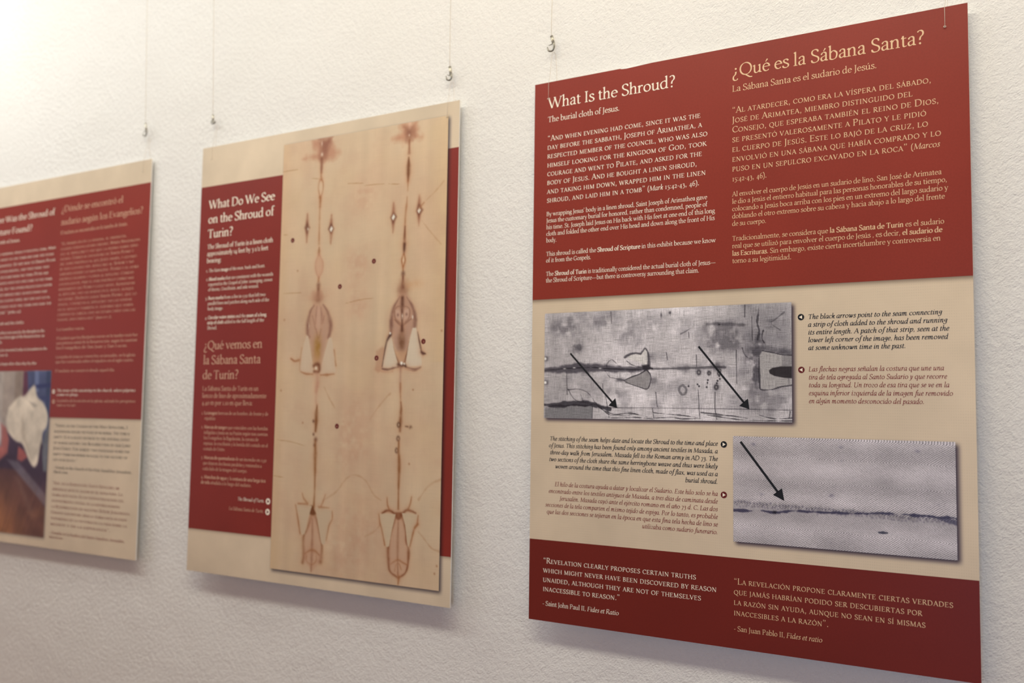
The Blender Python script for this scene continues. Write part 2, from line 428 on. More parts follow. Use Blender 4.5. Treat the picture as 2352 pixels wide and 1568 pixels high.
def runs(text, style):
    """split *bold* and _italic_ marks, small capitals; yields (char, style, scale, weight)"""
    bold = it = False; out = []
    for ch in text:
        if ch == '*': bold = not bold; continue
        if ch == '_': it = not it; continue
        st = 'i' if ('i' in style) != it else 'r'
        k = 1.5 if bold else 1.0 + (int(style[-1]) / 10 if style[-1].isdigit() else 0)
        if 'c' in style and (it or not ch.isalpha()) and ch not in ' ,.\u201c\u201d': out.append((ch, st, .86, k, 0))
        elif 'c' in style and ch.islower() and not it: out.append((ch.upper(), st, .735, k * 1.22, 42))
        else: out.append((ch, st, 1.0, k * (1.06 if 'c' in style else 1.0), 30 if 'c' in style and not it else 0))
    return out

def text_geometry(lines, style, size):
    """lines: (string, x0, x1, y) in mm, y down the panel; letters are fitted between x0 and x1"""
    V, F, nv = [], [], 0
    for text, x0, x1, y in lines:
        rs = runs(text, style)
        nat = sum((glyph_mesh(c, s, k)[0] * sc + tr) for c, s, sc, k, tr in rs) / 1000 * size
        sx = (x1 - x0) / nat
        pen = 0.0
        for c, s, sc, k, tr in rs:
            adv, vs, zs, fs = glyph_mesh(c, s, k)
            if len(vs):
                V.append(np.c_[x0 + (pen + vs[:, 0] * sc) / 1000 * size * sx, y - vs[:, 1] * sc / 1000 * size, zs])
                F += [tuple(i + nv for i in f) for f in fs]; nv += len(vs)
            pen += adv * sc + tr
    return np.vstack(V), F

# ---------------------------------------------------------------- printed pictures
def vnoise(X, Y, sx, sy, seed):
    """smooth value noise, cells sx by sy mm"""
    r = np.random.default_rng(seed)
    gx, gy = X / sx, Y / sy
    ix, iy = np.floor(gx).astype(int), np.floor(gy).astype(int)
    fx, fy = gx - ix, gy - iy
    fx, fy = fx * fx * (3 - 2 * fx), fy * fy * (3 - 2 * fy)
    T = r.random((257, 257))
    g = lambda i, j: T[i % 257, j % 257]
    return (g(ix, iy) * (1 - fx) + g(ix + 1, iy) * fx) * (1 - fy) + (g(ix, iy + 1) * (1 - fx) + g(ix + 1, iy + 1) * fx) * fy

def fbm(X, Y, s, seed, oct=4):
    return sum(vnoise(X, Y, s / 2 ** k, s / 2 ** k, seed + k) * .5 ** k for k in range(oct)) / sum(.5 ** k for k in range(oct))

class Canvas:
    """colours on a grid of vertices over the rectangle x0..x1, y0..y1 (mm on the panel)"""
    def __init__(s, x0, y0, x1, y1, step, rgb):
        s.nx = max(2, int(round((x1 - x0) / step)) + 1); s.ny = max(2, int(round((y1 - y0) / step)) + 1)
        s.X, s.Y = np.meshgrid(np.linspace(x0, x1, s.nx), np.linspace(y0, y1, s.ny))
        s.C = np.ones((s.ny, s.nx, 3)) * np.asarray(rgb, float)      # sRGB 0..255
        s.rag = fbm(s.X, s.Y, 9, 77, 3) - .5
    def mix(s, m, rgb):
        s.C += m[..., None] * (np.asarray(rgb, float) - s.C)
    def mul(s, f): s.C *= f[..., None]
    def blob(s, x, y, rx, ry, rgb, a, rag=0.0, p=1.0):
        q = ((s.X - x) / rx) ** 2 + ((s.Y - y) / ry) ** 2
        m = np.exp(-(q ** p) * 1.2)
        if rag: m = np.clip(m * (1 + rag * 3 * s.rag), 0, 1)
        s.mix(a * m, rgb)
    def dist(s, pts, pad):
        pts = np.asarray(pts, float)
        D = np.full(s.X.shape, 1e9); T = np.zeros(s.X.shape)
        L = np.r_[0, np.cumsum(np.hypot(*np.diff(pts, axis=0).T))]
        for i in range(len(pts) - 1):
            a, b = pts[i], pts[i + 1]
            lo, hi = np.minimum(a, b) - pad, np.maximum(a, b) + pad
            j = np.where((s.X[0] >= lo[0]) & (s.X[0] <= hi[0]))[0]; k = np.where((s.Y[:, 0] >= lo[1]) & (s.Y[:, 0] <= hi[1]))[0]
            if not len(j) or not len(k): continue
            sl = (slice(k[0], k[-1] + 1), slice(j[0], j[-1] + 1))
            d = b - a; n = d @ d + 1e-9
            t = np.clip(((s.X[sl] - a[0]) * d[0] + (s.Y[sl] - a[1]) * d[1]) / n, 0, 1)
            dd = np.hypot(s.X[sl] - a[0] - t * d[0], s.Y[sl] - a[1] - t * d[1])
            better = dd < D[sl]
            T[sl] = np.where(better, (L[i] + t * math.sqrt(n)) / (L[-1] + 1e-9), T[sl]); D[sl] = np.where(better, dd, D[sl])
        return D, T
    def stroke(s, pts, w, soft, rgb, a, curve=True, rag=0.0):
        """w: one width or a list of widths along the line (mm)"""
        if curve and len(pts) > 2: pts = catmull(pts, 5)
        w = np.atleast_1d(np.asarray(w, float))
        D, T = s.dist(pts, w.max() + soft + 2)
        W = np.interp(T, np.linspace(0, 1, len(w)), w) / 2
        m = np.clip((W + soft - D + (rag * 4 * s.rag)) / (soft + 1e-6), 0, 1)
        s.mix(a * m * m * (3 - 2 * m), rgb)
    def scorch(s, pts, w, soft, rgb, a, rag=0.0, seed=3):
        """a line that fades out sideways and varies along its length"""
        if len(pts) > 2: pts = catmull(pts, 5)
        w = np.atleast_1d(np.asarray(w, float))
        D, T = s.dist(pts, w.max() * 1.5 + soft * 2 + 2)
        W = np.interp(T, np.linspace(0, 1, len(w)), w) * .5 + soft * .35
        n = .55 + .9 * fbm(s.X, s.Y, 11, seed, 3)
        s.mix(np.clip(a * n * np.exp(-np.clip(D + rag * 2.5 * s.rag, 0, 99) ** 2 / (W * W) * .9), 0, 1), rgb)
    def poly(s, pts, feather, rgb, a, rag=0.0, curve=False):
        pts = np.asarray(list(pts) + [pts[0]], float)
        if curve: pts = catmull(pts, 4)
        ins = np.zeros(s.X.shape, bool)
        for (xa, ya), (xb, yb) in zip(pts[:-1], pts[1:]):
            c = (ya > s.Y) != (yb > s.Y)
            with np.errstate(all='ignore'):
                ins ^= c & (s.X < (xb - xa) * (s.Y - ya) / (yb - ya + 1e-12) + xa)
        D, _ = s.dist(pts, feather * 2 + 3)
        D = np.where(ins, D, -D) + rag * 8 * s.rag
        m = np.clip(D / feather + .5, 0, 1)
        s.mix(a * m, rgb)
    def drop_shadow(s, x0, y0, x1, y1, dx, dy, blur, rgb, a):
        """the soft grey edge printed behind a picture"""
        e = lambda t: np.clip(t / blur * .5 + .5, 0, 1) ** 2 * (3 - 2 * np.clip(t / blur * .5 + .5, 0, 1))
        m = e(s.X - x0 - dx) * e(x1 + dx - s.X) * e(s.Y - y0 - dy) * e(y1 + dy - s.Y)
        s.mix(a * m, rgb)
    def build(s, name, mat, parent, lift, e=0.72, extra=None):
        x, y, z = loc(s.X.ravel(), s.Y.ravel(), lift)
        n = s.nx * s.ny
        me = bpy.data.meshes.new(name)
        co = np.c_[x, np.full(n, y), z].astype(np.float32)
        i = np.arange(n).reshape(s.ny, s.nx)
        q = np.stack([i[:-1, :-1], i[1:, :-1], i[1:, 1:], i[:-1, 1:]], -1).reshape(-1, 4)
        me.vertices.add(n); me.vertices.foreach_set('co', co.ravel())
        me.loops.add(q.size); me.loops.foreach_set('vertex_index', q.ravel().astype(np.int32))
        me.polygons.add(len(q)); me.polygons.foreach_set('loop_start', (np.arange(len(q)) * 4).astype(np.int32))
        me.update(calc_edges=True)
        at = me.attributes.new('ink', 'FLOAT_COLOR', 'POINT')
        c = np.clip(lin(np.clip(s.C, 0, 255)) / e, 0, .9).reshape(-1, 3)
        at.data.foreach_set('color', np.c_[c, np.ones(n)].astype(np.float32).ravel())
        for key, arr in (extra or {}).items():
            ex = me.attributes.new(key, 'FLOAT', 'POINT'); ex.data.foreach_set('value', arr.ravel().astype(np.float32))
        me.materials.append(mat); me.update(); me.validate()
        o = bpy.data.objects.new(name, me); COL.objects.link(o); o.parent = parent
        return o

def flat(name, polys, mat, parent, lift):
    """flat printed shape(s) from convex mm polygons"""
    V, F = [], []
    for p in polys:
        p = np.asarray(p, float); x, y, z = loc(p[:, 0], p[:, 1], lift)
        F.append(tuple(range(len(V), len(V) + len(p))))
        V += [(a, y, b) for a, b in zip(x, z)]
    return mesh_obj(name, V, F, mat, parent)

def text_part(name, style, colour, size, lines, parent):
    V, F = text_geometry(lines, style, size)
    x, _, z = loc(V[:, 0], V[:, 1], 0)
    y = -(LIFT['text'] + V[:, 2] * .012) / 1000
    return mesh_obj(name, np.c_[x, y, z], F, MAT[colour], parent)

def disc(x, y, r, n=28, ry=None):
    a = np.linspace(0, 2 * math.pi, n + 1)[:-1]
    return np.c_[x + r * np.cos(a), y + (ry or r) * np.sin(a)]

def arrow_polys(x0, y0, x1, y1, w, hl, hw):
    d = np.array([x1 - x0, y1 - y0], float); L = np.hypot(*d); d /= L; n = np.array([-d[1], d[0]])
    a, b = np.array([x0, y0]), np.array([x1, y1]); c = b - d * hl
    return [[a + n * w / 2, c + d * 1 + n * w / 2, c + d * 1 - n * w / 2, a - n * w / 2], [b, c + n * hw, c - n * hw]]

def pointer_badge(x, y, r, right, disc_mat, tri_mat, parent):
    o = flat('pointer_badge', [disc(x, y, r)], MAT[disc_mat], parent, LIFT['badge'])
    s = 1 if right else -1
    k = r * .58
    flat('pointer_triangle', [[(x + s * k * 1.05, y), (x - s * k * .62, y - k), (x - s * k * .62, y + k)]], MAT[tri_mat], o, LIFT['badge_top'])
    return o

# ---------------------------------------------------------------- where the boards hang (top left corner, axes) and what is printed on them (mm)
POSE = [
 ([0.0, -0.014, 1.85], [[1.0, -0.00052, 0.00039], [-0.0004, -0.01406, 0.9999], [-0.00052, -0.9999, -0.01406]]),
 ([-0.7399, -0.0135, 1.8496], [[1.0, -0.00046, -0.00047], [0.00046, -0.01715, 0.99985], [-0.00047, -0.99985, -0.01715]]),
 ([-1.4978, -0.0072, 1.8509], [[1.0, 0.00099, 7e-05], [-6e-05, -0.01591, 0.99987], [0.00099, -0.99987, -0.01591]]),
]
TEXT = [
[
 ('heading', 'r', 'cream', 24.7, [
  ('What Is the Shroud?', 22.7, 227.4, 40.6)]),
 ('heading', 'r', 'tan', 25.5, [
  ('¿Qué es la Sábana Santa?', 309.2, 551.6, 40.8)]),
 ('subheading', 'r', 'cream', 12.6, [
  ('The burial cloth of Jesus.', 23.0, 141.9, 61.6)]),
 ('subheading', 'r', 'tan', 12.8, [
  ('La Sábana Santa es el sudario de Jesús.', 309.2, 495.8, 61.8)]),
 ('scripture_quote', 'c', 'cream', 12.2, [
  ('“And when evening had come, since it was the', 23.0, 264.8, 90.3),
  ('day before the sabbath, Joseph of Arimathea, a', 23.0, 267.0, 103.8),
  ('respected member of the council, who was also', 23.0, 274.7, 117.2),
  ('himself looking for the kingdom of God, took', 23.0, 273.4, 130.7),
  ('courage and went to Pilate, and asked for the', 23.0, 266.8, 144.1),
  ('body of Jesus. And he bought a linen shroud,', 23.0, 259.7, 157.5),
  ('and taking him down, wrapped him in the linen', 23.0, 272.3, 171.0),
  ('shroud, and laid him in a tomb” (_Mark_ 15:42-43, 46).', 23.0, 263.0, 184.4)]),
 ('scripture_quote', 'c', 'tan', 12.6, [
  ('“Al atardecer, como era la víspera del sábado,', 309.0, 558.8, 91.1),
  ('José de Arimatea, miembro distinguido del', 309.0, 537.3, 104.5),
  ('Consejo, que esperaba también el reino de Dios,', 309.0, 566.9, 117.8),
  ('se presentó valerosamente a Pilato y le pidió', 309.0, 552.6, 131.2),
  ('el cuerpo de Jesús. Este lo bajó de la cruz, lo', 309.0, 554.4, 144.5),
  ('envolvió en una sábana que había comprado y lo', 309.0, 568.7, 157.9),
  ('puso en un sepulcro excavado en la roca” (_Marcos_', 309.0, 566.8, 171.2),
  ('15:42-43, 46).', 309.0, 356.2, 184.6)]),
 ('paragraph', 'r', 'cream', 9.5, [
  ('By wrapping Jesus’ body in a linen shroud, Saint Joseph of Arimathea gave', 22.5, 273.8, 204.8),
  ('Jesus the customary burial for honored, rather than condemned, people of', 22.5, 274.0, 214.7),
  ('his time. St. Joseph laid Jesus on His back with His feet at one end of this long', 22.5, 284.7, 224.7),
  ('cloth and folded the other end over His head and down along the front of His', 22.5, 284.4, 234.6),
  ('body.', 22.5, 40.3, 244.5)]),
 ('paragraph', 'r', 'cream', 9.5, [
  ('This shroud is called the *Shroud of Scripture* in this exhibit because we know', 22.7, 285.9, 265.1),
  ('of it from the Gospels.', 22.7, 97.7, 274.8)]),
 ('paragraph', 'r', 'cream', 9.5, [
  ('The *Shroud of Turin* is traditionally considered the actual burial cloth of Jesus—', 22.7, 285.6, 295.1),
  ('the Shroud of Scripture—but there is controversy surrounding that claim.', 22.7, 262.3, 304.8)]),
 ('paragraph', 'r', 'tan', 9.7, [
  ('Al envolver el cuerpo de Jesús en un sudario de lino, San José de Arimatea', 308.7, 568.0, 205.1),
  ('le dio a Jesús el entierro habitual para las personas honorables de su tiempo,', 308.7, 574.0, 215.1),
  ('colocando a Jesús boca arriba con los pies en un extremo del largo sudario y', 308.7, 574.9, 225.1),
  ('doblando el otro extremo sobre su cabeza y hacia abajo a lo largo del frente', 308.7, 571.1, 235.1),
  ('de su cuerpo.', 308.7, 354.9, 245.1)]),
 ('paragraph', 'r', 'tan', 9.7, [
  ('Tradicionalmente, se considera que *la Sábana Santa de Turín* es el sudario', 308.6, 570.0, 265.3),
  ('real que se utilizó para envolver el cuerpo de Jesús , es decir, *el sudario de*', 308.6, 567.7, 275.3),
  ('*las Escrituras*. Sin embargo, existe cierta incertidumbre y controversia en', 308.6, 565.6, 285.4),
  ('torno a su legitimidad.', 308.6, 387.5, 295.4)]),
 ('caption', 'ib2', 'ink', 9.0, [
  ('The black arrows point to the seam connecting', 407.9, 565.6, 374.1),
  ('a strip of cloth added to the shroud and running', 407.9, 571.2, 384.0),
  ('its entire length. A patch of that strip, seen at the', 407.9, 573.1, 393.9),
  ('lower left corner of the image, has been removed', 407.9, 571.8, 403.8),
  ('at some unknown time in the past.', 407.9, 524.7, 413.7)]),
 ('caption', 'i', 'wine', 9.0, [
  ('Las flechas negras señalan la costura que une una', 408.1, 566.7, 441.0),
  ('tira de tela agregada al Santo Sudario y que recorre', 408.1, 569.9, 451.1),
  ('toda su longitud. Un trozo de esa tira que se ve en la', 408.1, 572.1, 461.1),
  ('esquina inferior izquierda de la imagen fue removido', 408.1, 575.9, 471.2),
  ('en algún momento desconocido del pasado.', 408.1, 544.4, 481.2)]),
 ('caption', 'ib2', 'ink', 9.0, [
  ('The stitching of the seam helps date and locate the Shroud to the time and place', 32.1, 288.1, 538.7),
  ('of Jesus. This stitching has been found only among ancient textiles in Masada, a', 30.9, 288.1, 548.7),
  ('three-day walk from Jerusalem. Masada fell to the Roman army in AD 73. The', 33.0, 288.1, 558.8),
  ('two sections of the cloth share the same herringbone weave and thus were likely', 31.5, 288.1, 568.8),
  ('woven around the time that this fine linen cloth, made of flax, was used as a', 41.6, 288.1, 578.9),
  ('burial shroud.', 242.4, 288.1, 588.9)]),
 ('caption', 'i', 'wine', 9.0, [
  ('El hilo de la costura ayuda a datar y localizar el Sudario. Este hilo solo se ha', 41.4, 288.0, 604.8),
  ('encontrado entre los textiles antiguos de Masada, a tres días de caminata desde', 31.3, 288.0, 614.9),
  ('Jerusalén. Masada cayó ante el ejército romano en el año 73 d. C. Las dos', 49.7, 288.0, 624.9),
  ('secciones de la tela comparten el mismo tejido de espiga. Por lo tanto, es probable', 25.7, 288.0, 635.0),
  ('que las dos secciones se tejieran en la época en que esta fina tela hecha de lino se', 28.5, 288.0, 645.0),
  ('utilizaba como sudario funerario.', 179.4, 288.0, 655.1)]),
 ('quotation', 'c', 'grey', 11.8, [
  ('“Revelation clearly proposes certain truths', 23.5, 258.2, 717.0),
  ('which might never have been discovered by reason', 23.5, 286.7, 730.4),
  ('unaided, although they are not of themselves', 23.5, 265.2, 743.8),
  ('inaccessible to reason.”', 23.5, 147.2, 757.1)]),
 ('attribution', 'r', 'grey', 9.6, [
  ('- Saint John Paul II, _Fides et Ratio_', 23.1, 145.0, 777.6)]),
 ('quotation', 'c', 'greytan', 11.8, [
  ('“La revelación propone claramente ciertas verdades', 309.5, 572.3, 717.5),
  ('que jamás habrían podido ser descubiertas por', 309.5, 538.7, 730.8),
  ('la razón sin ayuda, aunque no sean en sí mismas', 309.5, 542.0, 744.1),
  ('inaccesibles a la razón”.', 309.5, 430.5, 757.4)]),
 ('attribution', 'r', 'greytan', 9.6, [
  ('- San Juan Pablo II, _Fides et ratio_', 309.4, 422.2, 777.3)]),
],
[
 ('heading', 'b2', 'cream', 24, [
  ('What Do We See', 22.6, 196.2, 120.2),
  ('on the Shroud of', 22.6, 195.1, 148.2),
  ('Turin?', 22.6, 90.5, 176.1)]),
 ('subheading', 'b2', 'cream', 12.6, [
  ('The Shroud of Turin is a linen cloth', 22.8, 195.4, 197.3),
  ('approximately 14 feet by 3 1/2 feet', 22.8, 183.7, 210.6),
  ('bearing:', 22.8, 62.7, 223.9)]),
 ('list_item', 'r', 'cream', 9, [
  ('1. The faint *image* of the man, back and front.', 22.4, 177.7, 242.0)]),
 ('list_item', 'r', 'cream', 9, [
  ('2. *Blood marks* that are consistent with the wounds', 22.9, 198.3, 258.4),
  ('reported in the Gospel of John: scourging, crown', 29.6, 197.1, 268.3),
  ('of thorns, Crucifixion, and side wound.', 29.6, 163.1, 278.1)]),
 ('list_item', 'r', 'cream', 9, [
  ('3. *Burn marks* from a fire in 1532 that left two', 22.8, 181.1, 294.5),
  ('parallel lines and patches along each side of the', 29.9, 190.5, 304.5),
  ('body image.', 29.9, 72.1, 314.5)]),
 ('list_item', 'r', 'cream', 9, [
  ('4. *Circular water stains* and the *seam of a long*', 23.7, 184.6, 331.2),
  ('*strip of cloth* added to the full length of the', 30.6, 179.2, 340.9),
  ('Shroud.', 30.6, 57.4, 350.7)]),
 ('heading', 'r', 'tan2', 24, [
  ('¿Qué vemos en', 23.7, 177.5, 388.3),
  ('la Sábana Santa', 23.7, 174.2, 416.1),
  ('de Turín?', 23.7, 118.8, 443.9)]),
 ('subheading', 'r', 'tan2', 12.6, [
  ('La Sábana Santa de Turín es un', 24.4, 171.5, 465.8),
  ('lienzo de lino de aproximadamente', 24.4, 191.9, 479.0),
  ('4,40 m por 1,10 m que lleva:', 24.4, 158.3, 492.2)]),
 ('list_item', 'r', 'tan2', 9, [
  ('1. *La imagen* borrosa de un hombre, de frente y de', 24.9, 198.0, 510.1),
  ('espaldas.', 33.1, 63.8, 520.0)]),
 ('list_item', 'r', 'tan2', 9, [
  ('2. *Marcas de sangre* que coinciden con las heridas', 25.5, 198.1, 536.1),
  ('infligidas a Jesús en su Pasión según nos cuentan', 32.9, 198.5, 546.2),
  ('los Evangelios: la flagelación, la corona de', 32.9, 175.8, 556.2),
  ('espinas, la crucifixión y la herida del costado en el', 32.9, 199.5, 566.3),
  ('costado de Cristo.', 32.9, 91.2, 576.4)]),
 ('list_item', 'r', 'tan2', 9, [
  ('3. *Marcas de quemaduras* de un incendio en 1532', 27.9, 197.3, 592.5),
  ('que dejaron dos líneas paralelas y remiendos a', 33.6, 185.9, 602.8),
  ('cada lado de la imagen del cuerpo.', 33.6, 150.5, 613.2)]),
 ('list_item', 'r', 'tan2', 9, [
  ('4. *Manchas de agua* y la *costura de una larga tira*', 30.0, 196.7, 628.4),
  ('*de tela* añadida a lo largo del sudario.', 30.0, 162.3, 638.3)]),
 ('caption', 'i', 'cream', 9, [
  ('The Shroud of Turin.', 128.1, 195.7, 663.7)]),
 ('caption', 'i', 'tan2', 9, [
  ('La Sábana Santa de Turín.', 106.9, 194.6, 681.8)]),
],
[
 ('heading', 'r', 'cream', 20, [
  ('Where Was the Shroud of', 23.0, 281.7, 83.2),
  ('Scripture Found?', 23.0, 201.1, 111.4)]),
 ('heading', 'r', 'tan2', 20, [
  ('¿Dónde se encontró el', 306.3, 514.7, 80.6),
  ('sudario según los Evangelios?', 306.3, 578.8, 109.0)]),
 ('subheading', 'r', 'cream', 11, [
  ('In the tomb of Jesus.', 23.0, 156.5, 132.1)]),
 ('subheading', 'r', 'tan2', 11, [
  ('El sudario se encontraba en la tumba de Jesús.', 306.3, 532.1, 129.6)]),
 ('scripture_quote', 'c', 'cream', 9.5, [
  ('early in the morning, while it was still dark, Mary', 23.0, 292.9, 159.1),
  ('Magdalene went to the tomb and saw the stone', 23.0, 286.4, 172.6),
  ('had been removed. So she ran to Simon Peter', 23.0, 292.4, 186.0),
  ('and to the other disciple, and told them: they', 23.0, 272.5, 199.5),
  ('have taken the Lord from the tomb. Peter and', 23.0, 269.4, 213.0),
  ('the other disciple went out and came to the tomb.', 23.0, 285.6, 226.4),
  ('They both ran, but the other disciple ran faster', 23.0, 284.2, 239.9),
  ('than Peter and arrived first; he bent down and', 23.0, 267.7, 253.3),
  ('saw the burial cloths there, but did not go in.', 23.0, 281.4, 266.8),
  ('Simon Peter went into the tomb and saw the', 23.0, 286.0, 280.3),
  ('cloths there” (_John 20_).', 23.0, 175.9, 293.7)]),
 ('scripture_quote', 'c', 'tan2', 9.5, [
  ('“El primer día de la semana, al amanecer,', 309.6, 531.6, 153.7),
  ('cuando todavía estaba oscuro, María Magdalena', 309.6, 573.6, 164.7),
  ('fue al sepulcro y vio que la piedra había sido', 309.6, 567.9, 175.7),
  ('sacada. Corrió al encuentro de Simón Pedro y', 309.6, 555.6, 186.6),
  ('del otro discípulo al que Jesús amaba, y les dijo:', 309.6, 567.1, 197.6),
  ('se han llevado del sepulcro al Señor y no', 309.6, 557.0, 208.5),
  ('sabemos dónde lo han puesto. Pedro y el otro', 309.6, 572.9, 219.5),
  ('discípulo salieron y fueron al sepulcro. Corrían', 309.6, 558.5, 230.4),
  ('los dos juntos, pero el otro discípulo corrió más', 309.6, 559.2, 241.4),
  ('rápidamente que Pedro y llegó antes. Asomándose', 309.6, 564.2, 252.4),
  ('al sepulcro, vio las vendas en el suelo, aunque', 309.6, 560.6, 263.3),
  ('no entró. Después llegó Simón Pedro, que lo', 309.6, 569.9, 274.3),
  ('seguía, y entró en el sepulcro: vio las vendas', 309.6, 555.5, 285.2),
  ('en el suelo y también el sudario que había', 309.6, 560.6, 296.2),
  ('cubierto su cabeza; este no estaba caído con las', 309.6, 567.7, 307.1),
  ('vendas, sino enrollado” (_Juan 20:1-7_).', 309.6, 493.9, 318.1)]),
 ('paragraph', 'r', 'cream', 9, [
  ('The empty tomb and the cloths.', 23.0, 188.5, 318.7)]),
 ('paragraph', 'r', 'cream', 9, [
  ('The burial cloths that were seen by the disciples in the', 23.0, 265.7, 339.8),
  ('empty tomb were a first sign of the Resurrection, as', 23.0, 265.7, 350.4),
  ('told in the Gospels.', 23.0, 108.4, 361.1)]),
 ('paragraph', 'r', 'cream', 9, [
  ('The tomb of Jesus is venerated today in Jerusalem in the', 23.0, 278.0, 379.1),
  ('church built over it.', 23.0, 133.7, 390.2)]),
 ('paragraph', 'r', 'cream', 9, [
  ('The Shroud was kept after that day by the', 23.0, 241.2, 410.2)]),
 ('paragraph', 'r', 'tan2', 9, [
  ('La tumba vacía.', 308.5, 406.7, 339.2)]),
 ('paragraph', 'r', 'tan2', 9, [
  ('El sudario que los discípulos vieron en la tumba vacía fue', 309.9, 577.6, 358.1),
  ('una primera señal de la Resurrección, según lo cuentan', 309.9, 577.4, 368.6),
  ('los Evangelios de San Juan y San Lucas.', 309.9, 547.8, 379.1)]),
 ('paragraph', 'r', 'tan2', 9, [
  ('La tumba de Jesús se venera hoy en Jerusalén, en la iglesia', 310.3, 573.7, 398.5),
  ('que fue construida sobre el sepulcro en el siglo cuarto.', 310.3, 570.0, 408.8)]),
 ('paragraph', 'r', 'tan2', 9, [
  ('El sudario se conservó desde aquel día.', 310.3, 511.7, 428.1)]),
 ('caption', 'i', 'cream', 8.5, [
  ('The stone of the anointing in the church, where pilgrims', 319.1, 578.3, 469.7),
  ('come to pray.', 319.1, 395.7, 478.5)]),
 ('caption', 'i', 'tan2', 8.5, [
  ('La piedra de la unción en la iglesia, adonde los peregrinos', 320.3, 579.7, 491.4),
  ('van a rezar.', 320.3, 390.1, 500.8)]),
 ('quotation', 'c', 'ink', 9.5, [
  ('“Today, in the Church of the Holy Sepulchre, I', 317.4, 559.5, 544.5),
  ('was kneeling before the place of his burial. The tomb is', 317.4, 567.0, 556.5),
  ('empty. It is a silent witness to the central event', 317.4, 567.8, 568.4),
  ('of human history: the Resurrection of our Lord', 317.4, 570.7, 580.4),
  ('Jesus Christ. For almost two thousand years the', 317.4, 569.3, 592.3),
  ('empty tomb has borne witness to the victory of', 317.4, 563.5, 604.3),
  ('life over death.”', 317.4, 401.1, 616.2)]),
 ('attribution', 'r', 'ink', 8.5, [
  ('- Homily in the Church of the Holy Sepulchre, Jerusalem,', 321.4, 577.4, 632.5),
  ('March 2000', 321.4, 371.3, 641.7)]),
 ('quotation', 'c', 'wine', 9.5, [
  ('“Hoy, en la Basílica del Santo Sepulcro, me', 319.5, 542.9, 665.5),
  ('arrodillé ante el lugar de su sepultura. La', 319.5, 552.8, 677.7),
  ('tumba está vacía. Es un testigo silencioso del', 319.5, 558.1, 689.9),
  ('acontecimiento central de la historia humana:', 319.5, 547.7, 702.1),
  ('la Resurrección de nuestro Señor Jesucristo.', 319.5, 579.7, 714.3),
  ('Durante casi dos mil años la tumba vacía ha dado', 319.5, 569.4, 726.6),
  ('testimonio de la victoria de la vida sobre la', 319.5, 570.2, 738.8),
  ('muerte y de la esperanza”.', 319.5, 519.3, 751.0)]),
 ('attribution', 'r', 'wine', 8.5, [
  ('- Homilía en la Basílica del Santo Sepulcro, Jerusalén,', 317.2, 565.5, 769.1),
  ('marzo de 2000', 317.2, 364.6, 778.0)]),
],
]

# ---------------------------------------------------------------- the room
def struct(o): o['kind'] = 'structure'; return o
struct(box('wall_back', -4.5, 0.0, 0.0, 3.5, 0.2, 2.95, MAT['wall']))
struct(box('floor', -4.5, -4.2, -0.1, 3.5, 0.2, 0.0, MAT['floor']))
struct(box('ceiling', -4.5, -4.2, 2.95, 3.5, 0.2, 3.05, MAT['ceiling']))
struct(box('trim_1', -4.5, -0.022, 2.66, 3.5, 0.001, 2.70, MAT['rail']))      # picture rail the wires hang from

# ---------------------------------------------------------------- display panels
def panel(t, R, label):
    R = np.array(R)
    M = np.eye(4); M[:3, 0] = R[:, 0]; M[:3, 1] = R[:, 2]; M[:3, 2] = -R[:, 1]
    M[:3, 3] = np.array(t) + R @ np.array([.3, .8, 0])
    o = bpy.data.objects.new('display_panel', None); COL.objects.link(o)
    o.empty_display_size = .1
    o.matrix_world = Matrix(M.tolist())
    tag(o, label, 'information board', 'information boards hanging in a row on the white wall')
    b = box('board', -.3, 0, 0, .3, .0024, .8, MAT['core'], o)
    m = b.modifiers.new('soft_edges', 'BEVEL'); m.width = .0004; m.segments = 1
    tag(b, 'white foam board')
    return o

def loop(name, parent, hx, hy, top, knot):
    """nylon loop: from the hole in the board's face up over the top edge, to the hook, and down behind the board"""
    p = []
    for x, y, d in ((hx, hy, -.0012), (hx, hy * .5, -.0013), (hx, 1.0, -.0012), (hx + .8, -8, .001)) + top:
        a, _, z = loc(x, y, 0); p.append((float(a), d, float(z)))
    V, F = tube_geo(p, .00032, 6)
    n = len(V)
    a, _, z = loc(hx, hy, 0)
    for k in range(knot):                                  # small knot at the hole
        ang = k * 2.4
        v2, f2 = tube_geo([(float(a) + .0012 * math.cos(ang + q), -.0008 - .0004 * q, float(z) + .0010 * math.sin(ang + q)) for q in np.linspace(0, 4, 7)], .0005, 6)
        F += [tuple(i + len(V) for i in f) for f in f2]; V += v2
    return mesh_obj(name, V, F, MAT['clear_nylon'], parent, True)

CREAM_BG = (184, 168, 146)
RED_TOP, RED_BOTTOM_SHADED = (117, 42, 32), (96, 31, 25)  # bottom band: same red, darkened in the colour for the dimmer light low down

# ---- nearest board
near = panel(*POSE[0], 'nearest board, headed What Is the Shroud?, with two grey cloth photographs')
c = Canvas(0, 330, 600, 683.6, 2.0, CREAM_BG)
c.mul(.93 + .14 * fbm(c.X, c.Y, 120, 5))
for r in ((21.8, 351.5, 387, 506), (309.2, 525.4, 577.4, 662.6)):
    c.drop_shadow(*r, 3.2, 3.2, 5.0, (44, 36, 50), 1.0)
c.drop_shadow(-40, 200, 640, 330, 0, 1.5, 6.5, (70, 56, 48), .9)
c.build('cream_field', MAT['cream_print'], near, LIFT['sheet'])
c = Canvas(0, 0, 600, 330, 6, RED_TOP); c.mul(.96 + .08 * fbm(c.X, c.Y, 90, 15)); c.build('red_band', MAT['print'], near, LIFT['band'])
c = Canvas(0, 683.6, 600, 800, 6, RED_BOTTOM_SHADED); c.mul(.96 + .08 * fbm(c.X, c.Y, 90, 16)); c.build('red_band', MAT['print'], near, LIFT['band'])

